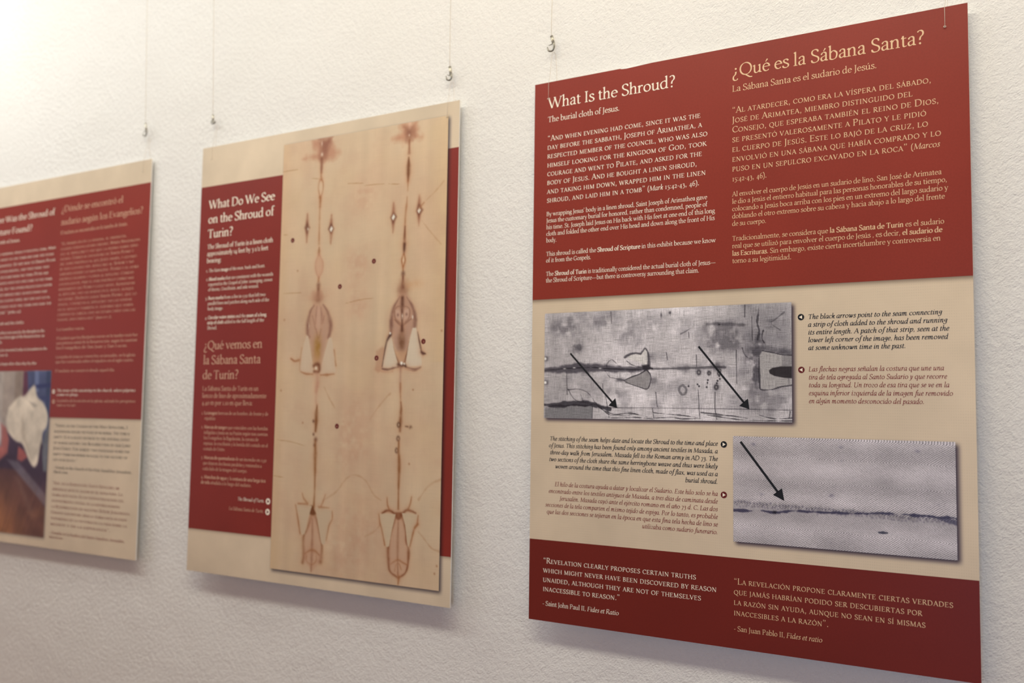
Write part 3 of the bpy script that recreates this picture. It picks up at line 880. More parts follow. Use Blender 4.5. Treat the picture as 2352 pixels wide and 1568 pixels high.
# long grey photograph of the cloth with patches and burn marks
G = Canvas(21.8, 351.5, 387, 506, .72, (152, 145, 143))
n1 = fbm(G.X, G.Y, 70, 21); n2 = fbm(G.X * .35, G.Y, 16, 31); n3 = fbm(G.X, G.Y * .4, 18, 41)
G.mul(.70 + .26 * n1 + .20 * n2 + .22 * n3)
G.mix(.42 * np.clip(fbm(G.X, G.Y, 22, 51, 5) * 3.2 - 1.75, 0, 1), (86, 82, 86))
G.mul(1 + .10 * np.clip((G.X - 80) / 120, 0, 1) * np.clip((330 - G.X) / 90, 0, 1))
dk, bk, lt = (72, 68, 72), (34, 31, 36), (170, 163, 158)
G.poly([(323.6, 351.3), (355.8, 354.4), (387.9, 352.7), (387.4, 419.6), (349.1, 412.6), (339.4, 431.3), (323.4, 396.1)], 22, (96, 92, 94), .45, rag=1)
for x, y, rx, ry, a in ((58.2, 372.8) + (26, 14, .5), (72.5, 403.2) + (12, 9, .75), (115.0, 366.1) + (20, 9, .4), (298.8, 400.2) + (28, 16, .6), (293.9, 380.7) + (26, 9, .4),
                        (344.4, 404.6) + (10, 12, .75), (339.5, 418.7) + (12, 16, .8), (337.8, 437.6) + (9, 30, .85), (374.2, 416.2) + (12, 5, .8), (351.9, 478.5) + (30, 20, .35),
                        (138.5, 467.9) + (14, 9, .4), (186.0, 370.4) + (40, 12, .25), (160.4, 391.6) + (30, 14, .25), (222.0, 459.5) + (40, 12, .2), (360.4, 378.2) + (7, 5, .8)):
    G.blob(x, y, rx, ry, (66, 62, 66), a, rag=1.4)
def crack(p, w, a, rgb=bk, soft=.7, rag=.5): G.stroke(p, np.asarray(w) * .48, soft, rgb, a * .85, rag=rag)
G.stroke([(22.5, 436.1), (52.9, 434.6), (76.7, 432.7), (104.0, 433.1), (119.3, 433.9), (149.5, 435.6), (182.6, 434.6)], [2, 7, 10, 8, 4, 2.5, 4], 4, (52, 48, 54), .8, rag=1.2)
crack([(22.5, 435.7), (40.8, 434.8), (58.9, 433.3), (82.6, 432.8), (104.0, 432.4), (115.5, 433.9), (142.0, 435.2), (168.0, 436.2), (194.3, 434.8)], [1.2, 2.4, 2.8, 2.2, 1.6, 1.4, 1.4], .95)
crack([(194.3, 435.3), (230.7, 435.2), (260.1, 434.8), (283.7, 434.1), (298.7, 434.8)], [.6, 1.4, 2.4, 2.6, .8], .7, soft=2)
G.blob(*(246.3, 435.8), 26, 6, dk, .55, rag=1); G.blob(*(287.1, 433.0), 8, 6, bk, .6, rag=1)
for x, y in ((55.9, 433.7), (71.8, 432.5), (113.6, 433.9)): G.blob(x, y, 2.6, 1.0, (190, 184, 178), .9)
for p in ((23.9, 418.6), (24.4, 453.9)): G.blob(*p, 4.5, 3.6, bk, .9); G.blob(p[0] - .8, p[1], 2.8, 2.5, (200, 194, 186), 1, p=2)
# the two patches in the middle
G.stroke([(152.2, 418.6), (158.7, 415.4), (167.9, 413.5), (176.1, 414.3), (179.7, 410.7), (183.4, 406.5), (187.0, 413.4), (188.0, 422.6), (188.9, 429.3)], [1, 2.6, 2, 1.6, 1.2, .8, 1.8, 4, 2], 2.2, bk, .7, rag=.6)
G.poly([(157.7, 418.7), (160.9, 415.7), (169.7, 414.2), (177.0, 416.0), (180.3, 411.5), (183.4, 407.7), (186.1, 411.7), (187.1, 422.6), (186.2, 429.8), (181.6, 429.2), (171.6, 424.4), (158.7, 422.1)], 1.0, (182, 175, 168), 1)
G.poly([(178.0, 430.0), (188.4, 429.3), (193.8, 434.7), (186.2, 437.7), (179.9, 435.9)], 2.5, bk, .9)
G.poly([(152.4, 450.6), (162.5, 446.2), (173.5, 442.6), (184.8, 437.7), (189.5, 441.1), (191.7, 449.4), (189.0, 459.5), (185.4, 463.1), (175.4, 460.4), (164.4, 457.4), (153.3, 455.2)], 1.0, (128, 122, 120), 1)
crack([(151.1, 451.3), (162.5, 446.6), (174.4, 442.6), (183.5, 437.7)], [1.2, 1.4, 1.4, 3], .95, rag=.2)
crack([(186.2, 437.7), (190.2, 441.9), (192.0, 449.4), (189.5, 459.5), (185.0, 463.6), (175.4, 460.8), (160.7, 456.4), (151.1, 451.8)], [2.4, 1.8, 1.2, 1.4, 1.0, .8, .8], .9, rag=.2)
crack([(155.0, 423.8), (162.4, 429.0), (173.5, 432.5), (181.7, 433.4)], [.6, 1, 1, 1.5], .7)
crack([(124.1, 431.9), (125.0, 426.8), (131.6, 421.7), (139.1, 427.0)], .8, .55); crack([(121.2, 437.0), (128.9, 446.5), (134.6, 447.8), (149.6, 450.9)], [.8, 1.2, .8, 3], .6)
G.blob(*(145.8, 450.9), 9, 3, dk, .7, rag=1); G.blob(*(194.3, 419.4), 8, 6, dk, .6, rag=1); G.blob(*(195.3, 451.1), 6, 5, dk, .5, rag=1)
# patch at the right-hand edge
G.poly([(340.3, 415.5), (347.5, 411.7), (371.1, 416.9), (387.4, 419.6), (387.4, 413.4), (355.5, 406.4), (339.5, 412.4)], 5, dk, .5, rag=1)
G.poly([(345.6, 418.8), (348.8, 413.8), (364.9, 416.8), (375.0, 419.6), (386.6, 419.9), (386.3, 459.0), (383.3, 458.5), (359.9, 464.1), (349.6, 464.7), (345.7, 461.3), (344.5, 440.8)], 1.0, (140, 134, 130), 1)
G.poly([(375.5, 419.7), (387.4, 419.9), (387.3, 434.3), (374.4, 434.1)], 1.0, (112, 107, 106), .8)
crack([(349.1, 413.5), (364.9, 416.8), (375.0, 419.3), (387.4, 419.9)], 1.3, .9, rag=.2); crack([(344.3, 423.5), (344.5, 440.8), (345.4, 459.7), (347.2, 464.1), (359.9, 464.4), (370.9, 461.0), (387.1, 458.5)], [2, 3, 3.4, 2, 1, 2, 2.6], .85, rag=.4)
G.poly([(357.2, 439.4), (361.6, 436.0), (372.6, 434.2), (387.3, 434.4), (387.2, 449.7), (377.1, 448.9), (364.7, 446.5), (358.4, 443.3)], 1.0, (38, 34, 36), .97)
crack([(383.0, 449.7), (383.3, 458.5)], .7, .5, rag=0)
# dotted burn holes, ring, creases
for x, y, r in ((261.8, 440.9) + (3.6,), (276.2, 442.1) + (3.0,), (290.1, 442.3) + (3.0,), (291.2, 438.7) + (2.2,), (286.2, 460.9) + (3.6,)):
    G.blob(x, y, r, r * 1.15, bk, .95, p=2); G.blob(x, y, r * .5, r * .6, (120, 114, 112), .95, p=2)
for x, y in ((274.5, 451.5), (274.0, 455.1), (260.0, 457.1), (262.1, 459.6), (247.2, 459.5), (287.9, 452.4), (291.2, 450.0), (287.0, 455.6), (272.8, 460.9), (290.4, 446.0)): G.blob(x, y, 1.3, 1.5, bk, .95, p=2)
G.stroke([(239.4, 458.2), (234.6, 460.5), (233.9, 466.1), (237.7, 470.7), (242.5, 469.3), (243.9, 463.6), (239.4, 458.2)], 1.6, 1.6, (84, 80, 82), .75)
G.blob(*(290.2, 377.0), 1.6, 1.5, bk, .95); G.blob(*(254.1, 377.4), 5, 2.0, bk, .85, rag=1.5); G.blob(*(220.0, 358.2), 2, 2, bk, .7, rag=1); G.blob(*(207.2, 361.1), 1.4, 4, bk, .6, rag=1)
crack([(254.1, 378.6), (242.8, 384.8), (235.9, 387.9)], .9, .5); crack([(273.7, 376.0), (290.5, 376.1), (323.5, 378.9)], [1, 2, 1.5], .5, soft=3)
crack([(325.6, 352.2), (325.2, 368.2)], 1.2, .75, rag=.1)
crack([(343.0, 352.2), (343.8, 361.8), (342.1, 376.0), (344.8, 387.2), (342.8, 398.2)], [1, 2.4, 3.4, 1.6, 3], .75, rag=1); crack([(350.0, 387.4), (348.4, 396.8), (351.5, 403.2)], [2.6, 1.6, 3], .8, rag=1)
crack([(377.7, 364.0), (365.1, 373.7), (360.4, 378.2), (372.9, 387.3)], .8, .5); crack([(321.8, 408.8), (326.6, 420.0), (338.7, 426.6)], .9, .55)
for p in ([(59.3, 438.2), (60.5, 471.6)], [(199.3, 467.8), (201.5, 487.7)], [(260.9, 464.4), (262.1, 488.7), (263.4, 503.3)], [(284.5, 467.6), (284.5, 488.5), (287.0, 503.7)], [(313.9, 411.8), (314.3, 456.5)], [(334.9, 367.8), (335.6, 399.6)],
          [(122.5, 473.1), (125.8, 490.1), (128.2, 504.6)], [(194.5, 490.3), (196.4, 503.5)], [(130.1, 352.8), (131.2, 370.1)], [(214.8, 413.1), (216.6, 423.1)], [(258.3, 417.2), (258.7, 433.5)], [(247.2, 385.8), (248.0, 394.0)], [(117.6, 455.9), (118.6, 467.9)], [(384.6, 492.1), (383.0, 501.3)]):
    crack(p, .75, .8, rag=.1)
for y in (375, 379, 397, 364): crack([(62, y + .3), (150, y), (262, y - .3)], .7, .16, rgb=(205, 198, 190))
# ragged strip and removed corner along the bottom
G.poly([(23.2, 491.2), (59.5, 488.2), (101.5, 487.8), (101.7, 505.9), (23.4, 506.3)], 1.5, (106, 103, 103), .95)
G.stroke([(23.2, 486.8), (45.5, 487.5), (63.4, 484.7), (83.1, 484.0), (101.5, 485.2), (112.1, 488.6), (129.2, 491.8)], [3, 4.4, 5, 3.6, 6, 3, 1], 2.5, (48, 45, 50), .9, rag=1.4)
crack([(23.2, 490.8), (35.4, 488.4), (59.5, 487.7), (73.3, 486.3), (89.0, 487.9), (101.5, 485.6)], [2, 2.6, 2.6, 1.6, 2.4, 2], .95, rag=.8)
crack([(62.2, 463.7), (69.2, 475.0), (79.1, 481.1), (100.6, 484.4), (112.1, 487.7)], .8, .7); crack([(83.0, 471.5), (86.6, 481.9)], .7, .7); crack([(62.2, 464.5), (79.0, 463.7), (92.7, 468.0), (101.5, 476.6), (107.3, 484.3), (115.9, 490.2)], .8, .65); crack([(102.1, 487.8), (101.3, 505.0)], 1, .8, rag=.1)
crack([(112.1, 488.6), (127.3, 489.8), (186.4, 489.5), (256.6, 489.6), (331.2, 489.9), (386.9, 490.5)], .7, .6, rag=.1)
for p, w in (([(110.2, 488.6), (127.4, 497.0), (149.9, 500.9), (168.3, 498.1)], 1.2), ([(116.0, 492.0), (131.2, 500.3), (159.1, 497.4), (186.5, 502.0)], 1.6), ([(195.4, 496.1), (222.0, 498.2), (244.6, 500.0), (260.0, 501.7)], 1.4), ([(197.2, 503.5), (222.0, 502.3), (239.5, 504.0), (263.4, 502.9)], 2.4),
             ([(265.1, 495.2), (293.6, 498.0), (316.6, 500.0), (339.1, 503.6)], 1.8), ([(273.6, 498.3), (306.8, 502.6), (331.1, 504.5), (386.8, 504.3)], 2.4), ([(339.1, 495.8), (362.8, 501.7), (386.8, 500.5)], 1.0), ([(131.2, 504.6), (168.3, 503.1), (195.5, 504.7)], 2.6)):
    crack(p, [w * .4, w, w * .5], .8, rag=.6)
    crack([(x, y + 1.4) for x, y in p], w * .5, .5, rgb=(196, 190, 184), rag=.4)
G.C *= np.array([1.02, 1.045, 1.08])
photo = G.build('cloth_photograph', MAT['linen_print'], near, LIFT['photo'])
tag(photo, 'long grey photograph of stained linen with two black arrows')
for p in (arrow_polys(*(65.2, 411.5), *(140.9, 490.3), 2.7, 12.0, 7.6), arrow_polys(*(261.4, 405.8), *(331.2, 489.9), 2.7, 12.0, 7.6)):
    flat('arrow', p, MAT['black'], photo, LIFT['mark'])

# close-up photograph of the herringbone weave and its seam
H = Canvas(309.2, 525.4, 577.4, 662.6, .9, (158, 153, 157))
v = (H.Y - 525.4) / 137.2
H.mul(.80 + .20 * fbm(H.X, H.Y, 50, 61) + .12 * fbm(H.X * .3, H.Y, 12, 63))
H.mul(1.05 + .06 * np.cos(v * 22))
sb = .665 + .045 * (H.X - 309) / 268
H.mul(1 - .25 * np.exp(-((v - sb + .035) / .03) ** 2) * vnoise(H.X, H.Y, 3.4, 5, 67))
for k in range(64):
    x = 312 + k * 4.15
    y = 525.4 + 137.2 * (.625 + .045 * (x - 309) / 268)
    H.blob(x + RNG.normal(0, .6), y + RNG.normal(0, 1.2), 1.3, 1.6, (70, 66, 84), .62)
    H.blob(x + 2 + RNG.normal(0, .5), y + 4.2 + RNG.normal(0, 1), 1.3, 1.2, (74, 70, 88), .5)
H.stroke([(309.5, 621.8), (329.2, 621.9), (346.1, 620.4), (365.2, 621.5), (385.7, 618.2), (411.4, 617.6), (439.6, 617.0), (473.1, 615.8), (495.5, 613.7), (521.7, 613.5), (545.9, 613.7), (557.1, 614.7), (573.7, 613.5), (577.2, 614.8)], [.9, 1.6, .8, 1.8, .2, .9, .6, 1.4, 1.0, 1.5, 1.2, 1.6, 2.0, 2.2], 1.2, (46, 44, 66), .85, rag=1.1)
H.stroke([(490.7, 637.1), (500.3, 637.0)], [1, 2.6, .8], 1, (50, 52, 66), .9); H.blob(*(363.6, 621.2), 3, 2.2, (22, 22, 30), .9)
H.stroke([(551.5, 614.0), (573.6, 618.4), (577.1, 619.7)], [1, 2.4, 3], 2, (60, 58, 78), .7, rag=.6)
for x, y in ((336.4, 535.4), (446.6, 536.0), (447.2, 552.6), (433.0, 655.3), (535.7, 537.8), (346.2, 599.4), (435.1, 596.0), (558.7, 600.8)): H.blob(x, y, 3, 2, (70, 66, 90), .35, rag=1)
edges = [0, .18, .40, .64, .70, .83, 1.01]; sign = [-1, .8, -1, .3, .9, -1]; force = [1, .45, 1, .1, .55, 1]
lean = np.zeros_like(v); relief = np.ones_like(v); acc = 0.0
vw = v + .03 * (fbm(H.X, H.Y, 30, 69) - .5) - .03 * (H.X - 309) / 268
for a, b, s_, f_ in zip(edges[:-1], edges[1:], sign, force):
    lean = np.where(vw >= a, acc + s_ * (vw - a) * .1372, lean); relief = np.where(vw >= a, f_, relief); acc += s_ * (b - a) * .1372
weave = H.build('cloth_photograph', MAT['twill_print'], near, LIFT['photo'], extra={'lean': lean, 'relief': relief})
tag(weave, 'grey close-up photograph of herringbone cloth and its seam')
flat('arrow', arrow_polys(*(319.3, 532.5), *(376.3, 606.1), 3.1, 14.5, 7.4), MAT['black'], weave, LIFT['mark'])

flat('worn_edge', [[(143, .02), (191, .02), (152, 1.5), (144, .9)]], MAT['core'], near, LIFT['photo'])
pointer_badge(399.1, 371.3, 4.1, False, 'black', 'cream', near); pointer_badge(399.1, 438.9, 4.1, False, 'badge', 'cream', near)
pointer_badge(296.5, 536.7, 4.3, True, 'black', 'cream', near); pointer_badge(296.4, 603.0, 4.3, True, 'badge', 'cream', near)
for b in TEXT[0]: text_part(*b, near)
loop('hanging_loop', near, 24.2, 26, ((25.2, -34, .004), (26.5, -47.5, .006), (28.5, -48.5, .0085), (30.5, -44, .0088), (33, -20, .0075), (34, 0, .0066), (34, 8, .0064)), 1)
loop('hanging_loop', near, 574.8, 25, ((574.8, -34, .004), (575.2, -47.5, .006), (576.5, -48.5, .0085), (577.5, -44, .0088), (577.4, -20, .0075), (577.2, 0, .0066), (577.2, 8, .0064)), 2)

# ---- middle board
middle = panel(*POSE[1], 'middle board, filled by a tall tan picture of a stained linen cloth')
SR = (214.8, 21.8, 578.3, 776.5)
c = Canvas(0, 0, 600, 800, 2.5, CREAM_BG); c.mul(.92 + .15 * fbm(c.X, c.Y, 90, 71))
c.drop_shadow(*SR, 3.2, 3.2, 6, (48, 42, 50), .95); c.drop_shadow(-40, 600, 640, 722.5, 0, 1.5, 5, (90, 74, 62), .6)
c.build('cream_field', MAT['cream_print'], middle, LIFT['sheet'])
c = Canvas(0, 76.5, 600, 722.5, 2.5, (112, 39, 32)); c.mul(.96 + .08 * fbm(c.X, c.Y, 90, 75))
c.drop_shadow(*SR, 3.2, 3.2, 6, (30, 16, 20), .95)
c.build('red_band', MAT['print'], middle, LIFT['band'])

S = Canvas(*SR, 1.3, (202, 170, 134))
S.mul(.965 + .06 * fbm(S.X, S.Y, 60, 81)); S.mul(.97 + .06 * vnoise(S.X, S.Y, 14, 400, 83))
S.mix(.30 * np.clip(1.6 * fbm(S.X, S.Y, 110, 85) - .5, 0, 1), (196, 146, 112))
S.mix(.35 * np.clip((S.X - 540) / 50, 0, 1) * (S.Y < 420), (208, 168, 112)); S.mix(.3 * np.clip((240 - S.X) / 22, 0, 1), (205, 160, 112))
br, dkb, pk, pat = (150, 92, 52), (84, 50, 34), (180, 126, 98), (200, 170, 138)
S.mix(.22 * np.clip(fbm(S.X, S.Y, 34, 87, 5) * 3 - 1.4, 0, 1), (178, 134, 106)); S.mix(.18 * np.clip(fbm(S.X, S.Y, 50, 89, 5) * 3 - 1.5, 0, 1), (206, 172, 122))
def fade(p, rx, ry, rgb, a, rag=.8): S.blob(*p, rx, ry, rgb, a, rag=rag)
def burn(p, w, a=.85, rgb=br, soft=2.2, rag=.35):
    S.scorch(p, np.asarray(w) * 2.2 + 2, soft + 2, (188, 134, 98), a * .40, rag)          # scorched halo
    S.scorch(p, np.asarray(w) * .95, soft * .5, rgb, a * 1.05, rag)
# vague pink stains between the two burn lines, water marks, creases
for p, rx, ry, a in (((403.7, 141.5), 22, 26, .28), ((413.1, 131.8), 20, 10, .18), ((395.8, 249.2), 30, 24, .30), ((397.4, 294.4), 26, 50, .18), ((402.7, 328.3), 26, 14, .22), ((406.0, 525.4), 40, 60, .25),
                    ((382.2, 564.5), 30, 40, .25), ((387.8, 717.2), 50, 70, .25), ((374.3, 522.4), 8, 6, .5), ((448.5, 688.9), 40, 60, .15)): fade(p, rx, ry, pk, a, .9)
for p in ([(369.0, 110.0), (385.0, 111.2), (404.7, 113.3)], [(404.9, 117.4), (428.2, 118.2), (449.2, 119.1)], [(458.7, 120.6), (483.2, 123.8)], [(371.0, 317.2), (402.2, 312.6), (432.8, 310.9)], [(224.4, 292.6), (267.7, 293.2)], [(221.4, 552.1), (256.3, 554.9), (287.2, 560.7)], [(217.3, 615.5), (241.8, 617.4)],
          [(284.1, 90.9), (305.2, 94.6)], [(221.6, 186.9), (232.5, 187.5)], [(212.0, 71.1), (251.2, 70.9)]): S.scorch(p, [.4, 1.2, .4], .6, (160, 112, 70), .7)
for p in ([(334.0, 651.4), (362.5, 635.3), (384.0, 612.5), (402.6, 605.7), (424.6, 612.9), (443.7, 635.5), (459.1, 643.9)], [(535.2, 638.2), (554.5, 615.6), (578.0, 604.3)], [(427.7, 704.5), (448.7, 693.6), (460.3, 681.1)], [(536.6, 689.2), (549.7, 700.5), (562.7, 711.8), (578.1, 716.0)],
          [(329.8, 460.4), (340.3, 477.7), (354.0, 494.7)], [(432.0, 513.0), (445.2, 496.2), (462.9, 478.2), (473.1, 469.9)], [(528.9, 188.2), (545.5, 207.2), (569.0, 230.6)], [(537.0, 156.8), (557.9, 141.5), (571.7, 128.5)]):
    S.scorch(p, 2.0, 1.0, (166, 116, 80), .34, 1.2)
def diamond(p, w, h, a=.85, light=True):
    x, y = p
    burn([(x, y - h * 1.9), (x - .4, y - h * .6), (x, y), (x + .3, y + h * .7), (x, y + h * 2)], [.4, w * .2, w * .75, w * .3, .3], a * .62, (146, 88, 60), 4.5, .9)
    S.blob(x, y - h * .7, w * .38, h * .95, (140, 84, 58), .55, rag=.8)
    S.blob(x, y + h * .6, w * .32, h * .8, (140, 84, 58), .5, rag=.8)
    S.poly([(x, y - h * .75), (x + w * .62, y), (x, y + h * .75), (x - w * .62, y)], 4.5, (104, 60, 42), a, .5)
    if light: S.poly([(x + w * .06, y - h * .42), (x + w * .36, y - h * .02), (x - w * .02, y + h * .42), (x - w * .32, y + h * .05)], 1.6, (228, 214, 190), .95)
for p, l in (((277.5, 178.5), 0), ((334.1, 185.8), 1), ((470.3, 178.0), 1), ((523.4, 171.6), 1)): diamond(p, 10.5, 13, light=l)
S.blob(*(279.8, 181.0), 2.4, 3, (215, 196, 168), .8)
burn([(524.7, 167.3), (533.5, 159.4)], [4, 1], .6)
# left burn line
S.poly([(284.4, 22.1), (329.3, 23.2), (332.2, 36.6), (348.8, 53.0), (331.8, 63.7), (310.2, 63.8), (284.8, 56.6), (265.5, 53.7), (293.8, 46.6), (286.0, 35.2)], 14, (174, 114, 84), .72, rag=1.3)
S.poly([(302.3, 23.0), (329.2, 22.8), (327.6, 32.8), (321.8, 43.1), (318.3, 58.5), (308.1, 65.1), (300.5, 56.2), (303.0, 40.6)], 12, (134, 80, 58), .8, rag=1)
S.blob(*(307.6, 51.6), 2.6, 4, (226, 206, 180), .95); S.blob(*(306.8, 31.6), 1.6, 5, (214, 184, 156), .8)
burn([(306.9, 58.6), (307.5, 65.1), (307.3, 74.5), (307.4, 83.3)], [7, 5.5, 5, 3.5], .85, (128, 76, 52))
burn([(307.2, 83.3), (307.0, 88.8), (308.1, 95.2)], [1.4, 3, 4], .6); burn([(306.8, 95.1), (302.3, 100.9), (301.8, 113.5), (306.5, 128.3)], 1.2, .55); burn([(308.1, 95.2), (312.1, 102.0), (312.2, 114.7), (307.8, 128.4)], 1.2, .55)
burn([(305.6, 126.6), (306.6, 129.8), (306.7, 144.1)], [5, 4, 3], .75); burn([(306.3, 144.0), (306.4, 167.7), (306.5, 191.2), (306.9, 209.8)], [2, 3.4, 2.4, 4], .5)
burn([(307.6, 214.8), (307.5, 221.5), (307.5, 227.8)], [.8, 4.6, 3], .8, (136, 84, 46)); S.poly([(307.5, 228.1), (316.6, 242.1), (316.4, 258.6), (309.0, 269.4), (301.9, 257.7), (300.8, 241.0)], 3, (190, 140, 108), .6)
burn([(307.5, 227.3), (317.1, 242.1), (316.4, 258.6), (309.0, 269.4)], 1.5, .6, pk); burn([(307.5, 227.3), (300.3, 240.9), (301.4, 257.6), (308.1, 269.3)], 1.5, .6, pk)
burn([(308.5, 268.0), (308.1, 275.5)], [1, 3], .6); S.blob(*(308.6, 282.9), 4.6, 5.5, (112, 68, 48), .85); burn([(308.8, 287.9), (308.7, 296.2), (308.7, 306.9)], [4, 6, 9], .8, (118, 72, 48), 4)
S.blob(*(308.1, 302.7), 13, 12, (142, 92, 66), .6, rag=.6); S.blob(*(305.8, 299.3), 30, 10, (190, 140, 108), .4, rag=1)
S.poly([(302.0, 315.7), (319.6, 316.5), (332.0, 330.1), (338.3, 353.2), (335.8, 372.7), (333.0, 382.4), (323.5, 414.7), (310.8, 424.3), (300.6, 414.4), (291.5, 381.3), (286.5, 368.0), (285.7, 349.7), (291.5, 328.4)], 12, (172, 126, 102), .62, rag=.8)
for p in ([(299.9, 317.2), (291.5, 328.4), (286.2, 349.8), (286.9, 366.3), (291.1, 372.2)], [(320.7, 317.3), (331.4, 330.1), (338.7, 351.6), (338.0, 366.2), (334.8, 374.3)]): burn(p, [1.5, 4, 7, 7, 4], .55, (118, 74, 58), 3, 1.2)
for p in ([(306.6, 319.2), (305.0, 335.6), (304.3, 350.4)], [(315.4, 321.2), (318.2, 336.1), (317.9, 350.9)], [(296.2, 335.2), (301.1, 347.0), (303.8, 358.6)], [(323.6, 336.3), (320.9, 349.3)], [(306.0, 358.7), (312.1, 375.3), (318.0, 359.1)]): burn(p, [1, 2.4, 1], .5, (140, 96, 78), 2)
S.poly([(307.7, 319.2), (313.2, 320.3), (315.6, 352.4), (312.0, 372.0), (305.7, 352.1)], 4, (196, 152, 124), .5); S.poly([(288.3, 346.5), (290.3, 353.2), (288.7, 358.1)], 2, (222, 196, 166), .7)
S.blob(*(310.6, 392.4), 9, 22, (150, 104, 40), .85, rag=.4); S.blob(*(308.2, 414.5), 10, 20, (190, 140, 92), .5)
S.poly([(283.9, 369.2), (288.4, 371.0), (296.8, 404.5), (303.7, 432.4), (301.4, 435.0), (273.6, 431.8), (270.3, 428.8), (275.4, 394.1)], 1.6, pat, 1); S.poly([(335.9, 375.1), (342.4, 374.5), (348.7, 400.5), (353.5, 432.9), (352.2, 435.8), (320.0, 437.4), (316.7, 435.8), (326.3, 405.0)], 1.6, pat, 1)
burn([(274.1, 390.8), (271.0, 413.9), (270.4, 429.6)], 1, .5); burn([(348.9, 395.7), (353.8, 423.2)], [1, 1.6], .6); burn([(272.5, 432.1), (284.9, 436.3), (301.5, 437.0)], [1, 2.6, 1.4], .7, br, 1.6, .8); burn([(319.0, 438.7), (333.0, 438.5), (350.1, 437.0)], [1, 3, 1.4], .75, br, 1.6, .8)
burn([(303.3, 422.6), (308.5, 420.2), (315.1, 421.9), (315.5, 432.5), (304.6, 432.4)], [5, 7, 6, 4, 4], .8, (112, 64, 40), 2.5); S.blob(*(308.7, 426.7), 2.8, 3, (224, 200, 170), .95, p=2)
burn([(249.0, 409.4), (257.6, 413.7), (267.8, 412.2)], [1.5, 2.4, 3.4], .8); burn([(310.2, 435.7), (312.9, 448.8), (310.0, 468.0)], [5, 9, 6], .4, pk, 4, 1)
burn([(313.6, 452.9), (310.5, 475.3), (311.8, 490.2)], [5, 5, 4], .35, pk, 4); burn([(313.8, 490.2), (313.0, 505.1), (312.6, 527.3), (311.9, 534.8)], [1, 6.5, 6, 3.5], .85, (128, 78, 42), 3)
for p, r in (((306.6, 518.0), 2.6), ((307.5, 540.6), 2.4), ((312.8, 549.6), 4), ((310.6, 559.0), 3)): S.blob(*p, r, r * 1.1, (92, 52, 34), .9)
burn([(311.9, 552.0), (312.6, 569.3), (313.5, 591.4), (313.7, 611.0), (313.9, 640.4), (312.9, 664.9)], [4, 6.5, 5, 2.4, 1.8, 3.5], .75, (136, 84, 44), 2.6)
# left pair of lower patches
burn([(308.8, 678.6), (302.8, 694.9), (298.3, 705.0), (292.9, 712.7), (291.5, 727.5), (294.4, 746.8), (291.5, 759.3)], [6, 4, 3, 4.5, 5, 7, 5], .72, (140, 88, 54), 3); burn([(315.4, 678.1), (321.8, 688.6), (327.8, 707.6), (333.0, 724.1), (334.1, 736.1), (331.5, 753.1)], [6, 4, 3, 3.4, 5.5, 8], .72, (140, 88, 54), 3)
S.poly([(308.2, 679.9), (317.1, 679.2), (329.5, 717.1), (334.0, 750.5), (315.9, 771.5), (292.8, 756.7), (293.9, 720.0), (301.6, 697.4)], 4, (186, 138, 108), .5)
burn([(310.7, 684.6), (311.6, 713.7), (311.9, 738.0), (311.3, 772.0)], [2, 4, 5, 3], .5, (142, 92, 64), 2.4); burn([(295.6, 744.3), (304.7, 738.6), (312.9, 736.7), (321.1, 738.4), (328.6, 743.8)], [1, 3, 4, 1.5], .55); burn([(300.0, 746.3), (300.4, 756.0), (312.2, 761.0), (321.8, 754.0), (322.0, 744.4)], 1.4, .35)
S.poly([(301.5, 663.2), (311.4, 661.3), (319.3, 675.4), (312.1, 678.4), (303.8, 676.5)], 3, (104, 56, 26), .9, .3)
S.poly([(271.2, 662.6), (281.3, 660.7), (308.8, 662.2), (299.2, 687.8), (294.2, 710.2), (288.9, 713.1), (284.1, 711.0), (277.3, 684.4)], 1.6, (194, 164, 130), 1); S.poly([(317.5, 664.1), (328.0, 663.4), (354.8, 667.5), (347.3, 698.9), (340.8, 723.9), (335.3, 725.8), (331.9, 721.8), (323.1, 688.6)], 1.6, (194, 164, 130), 1)
burn([(270.6, 662.6), (276.2, 682.0), (283.5, 711.0)], [1, 2.4, 1.4], .6); burn([(285.6, 642.0), (289.3, 650.4), (298.0, 658.5)], [.8, 2.4, 3], .55); burn([(276.2, 660.3), (298.1, 659.9)], [1, 3], .6); burn([(338.5, 641.4), (334.1, 652.6), (329.5, 661.4)], [.8, 2.4, 2.4], .5); burn([(324.7, 663.2), (347.5, 663.2)], [2.4, 1], .55); burn([(354.8, 668.2), (355.3, 681.4), (348.6, 692.8), (343.2, 718.4)], [1, 2, 2.4, 1], .5)
# right burn line
S.poly([(481.9, 19.9), (517.0, 22.0), (515.8, 43.5), (527.8, 50.4), (506.9, 51.9), (486.7, 54.4), (464.9, 45.7), (483.3, 35.9)], 14, (176, 114, 82), .72, rag=1.3)
S.poly([(491.5, 29.5), (506.3, 30.9), (508.5, 43.9), (505.1, 52.4), (494.0, 51.7), (491.9, 41.6)], 12, (126, 76, 54), .8, rag=1); S.blob(*(499.7, 43.5), 2, 2.4, (214, 180, 150), .8); S.blob(*(500.3, 25.6), 4, 8, (222, 176, 148), .7, rag=.6)
burn([(500.3, 51.8), (500.1, 59.2), (500.2, 73.4)], [4, 3, 5], .8, (140, 86, 56)); burn([(499.7, 80.8), (499.7, 93.5), (499.6, 111.4), (499.3, 120.3)], [1.5, 6, 6, 2.4], .9, (118, 70, 40)); burn([(499.3, 118.8), (499.1, 136.6)], [2.4, 1], .6); burn([(498.3, 146.9), (497.3, 163.1), (495.5, 177.7), (495.2, 194.0)], [1, 3, 3.4, 2], .5); burn([(495.3, 195.5), (495.0, 210.2), (495.0, 224.7)], [1.6, 3.6, 5], .85, (120, 70, 42))
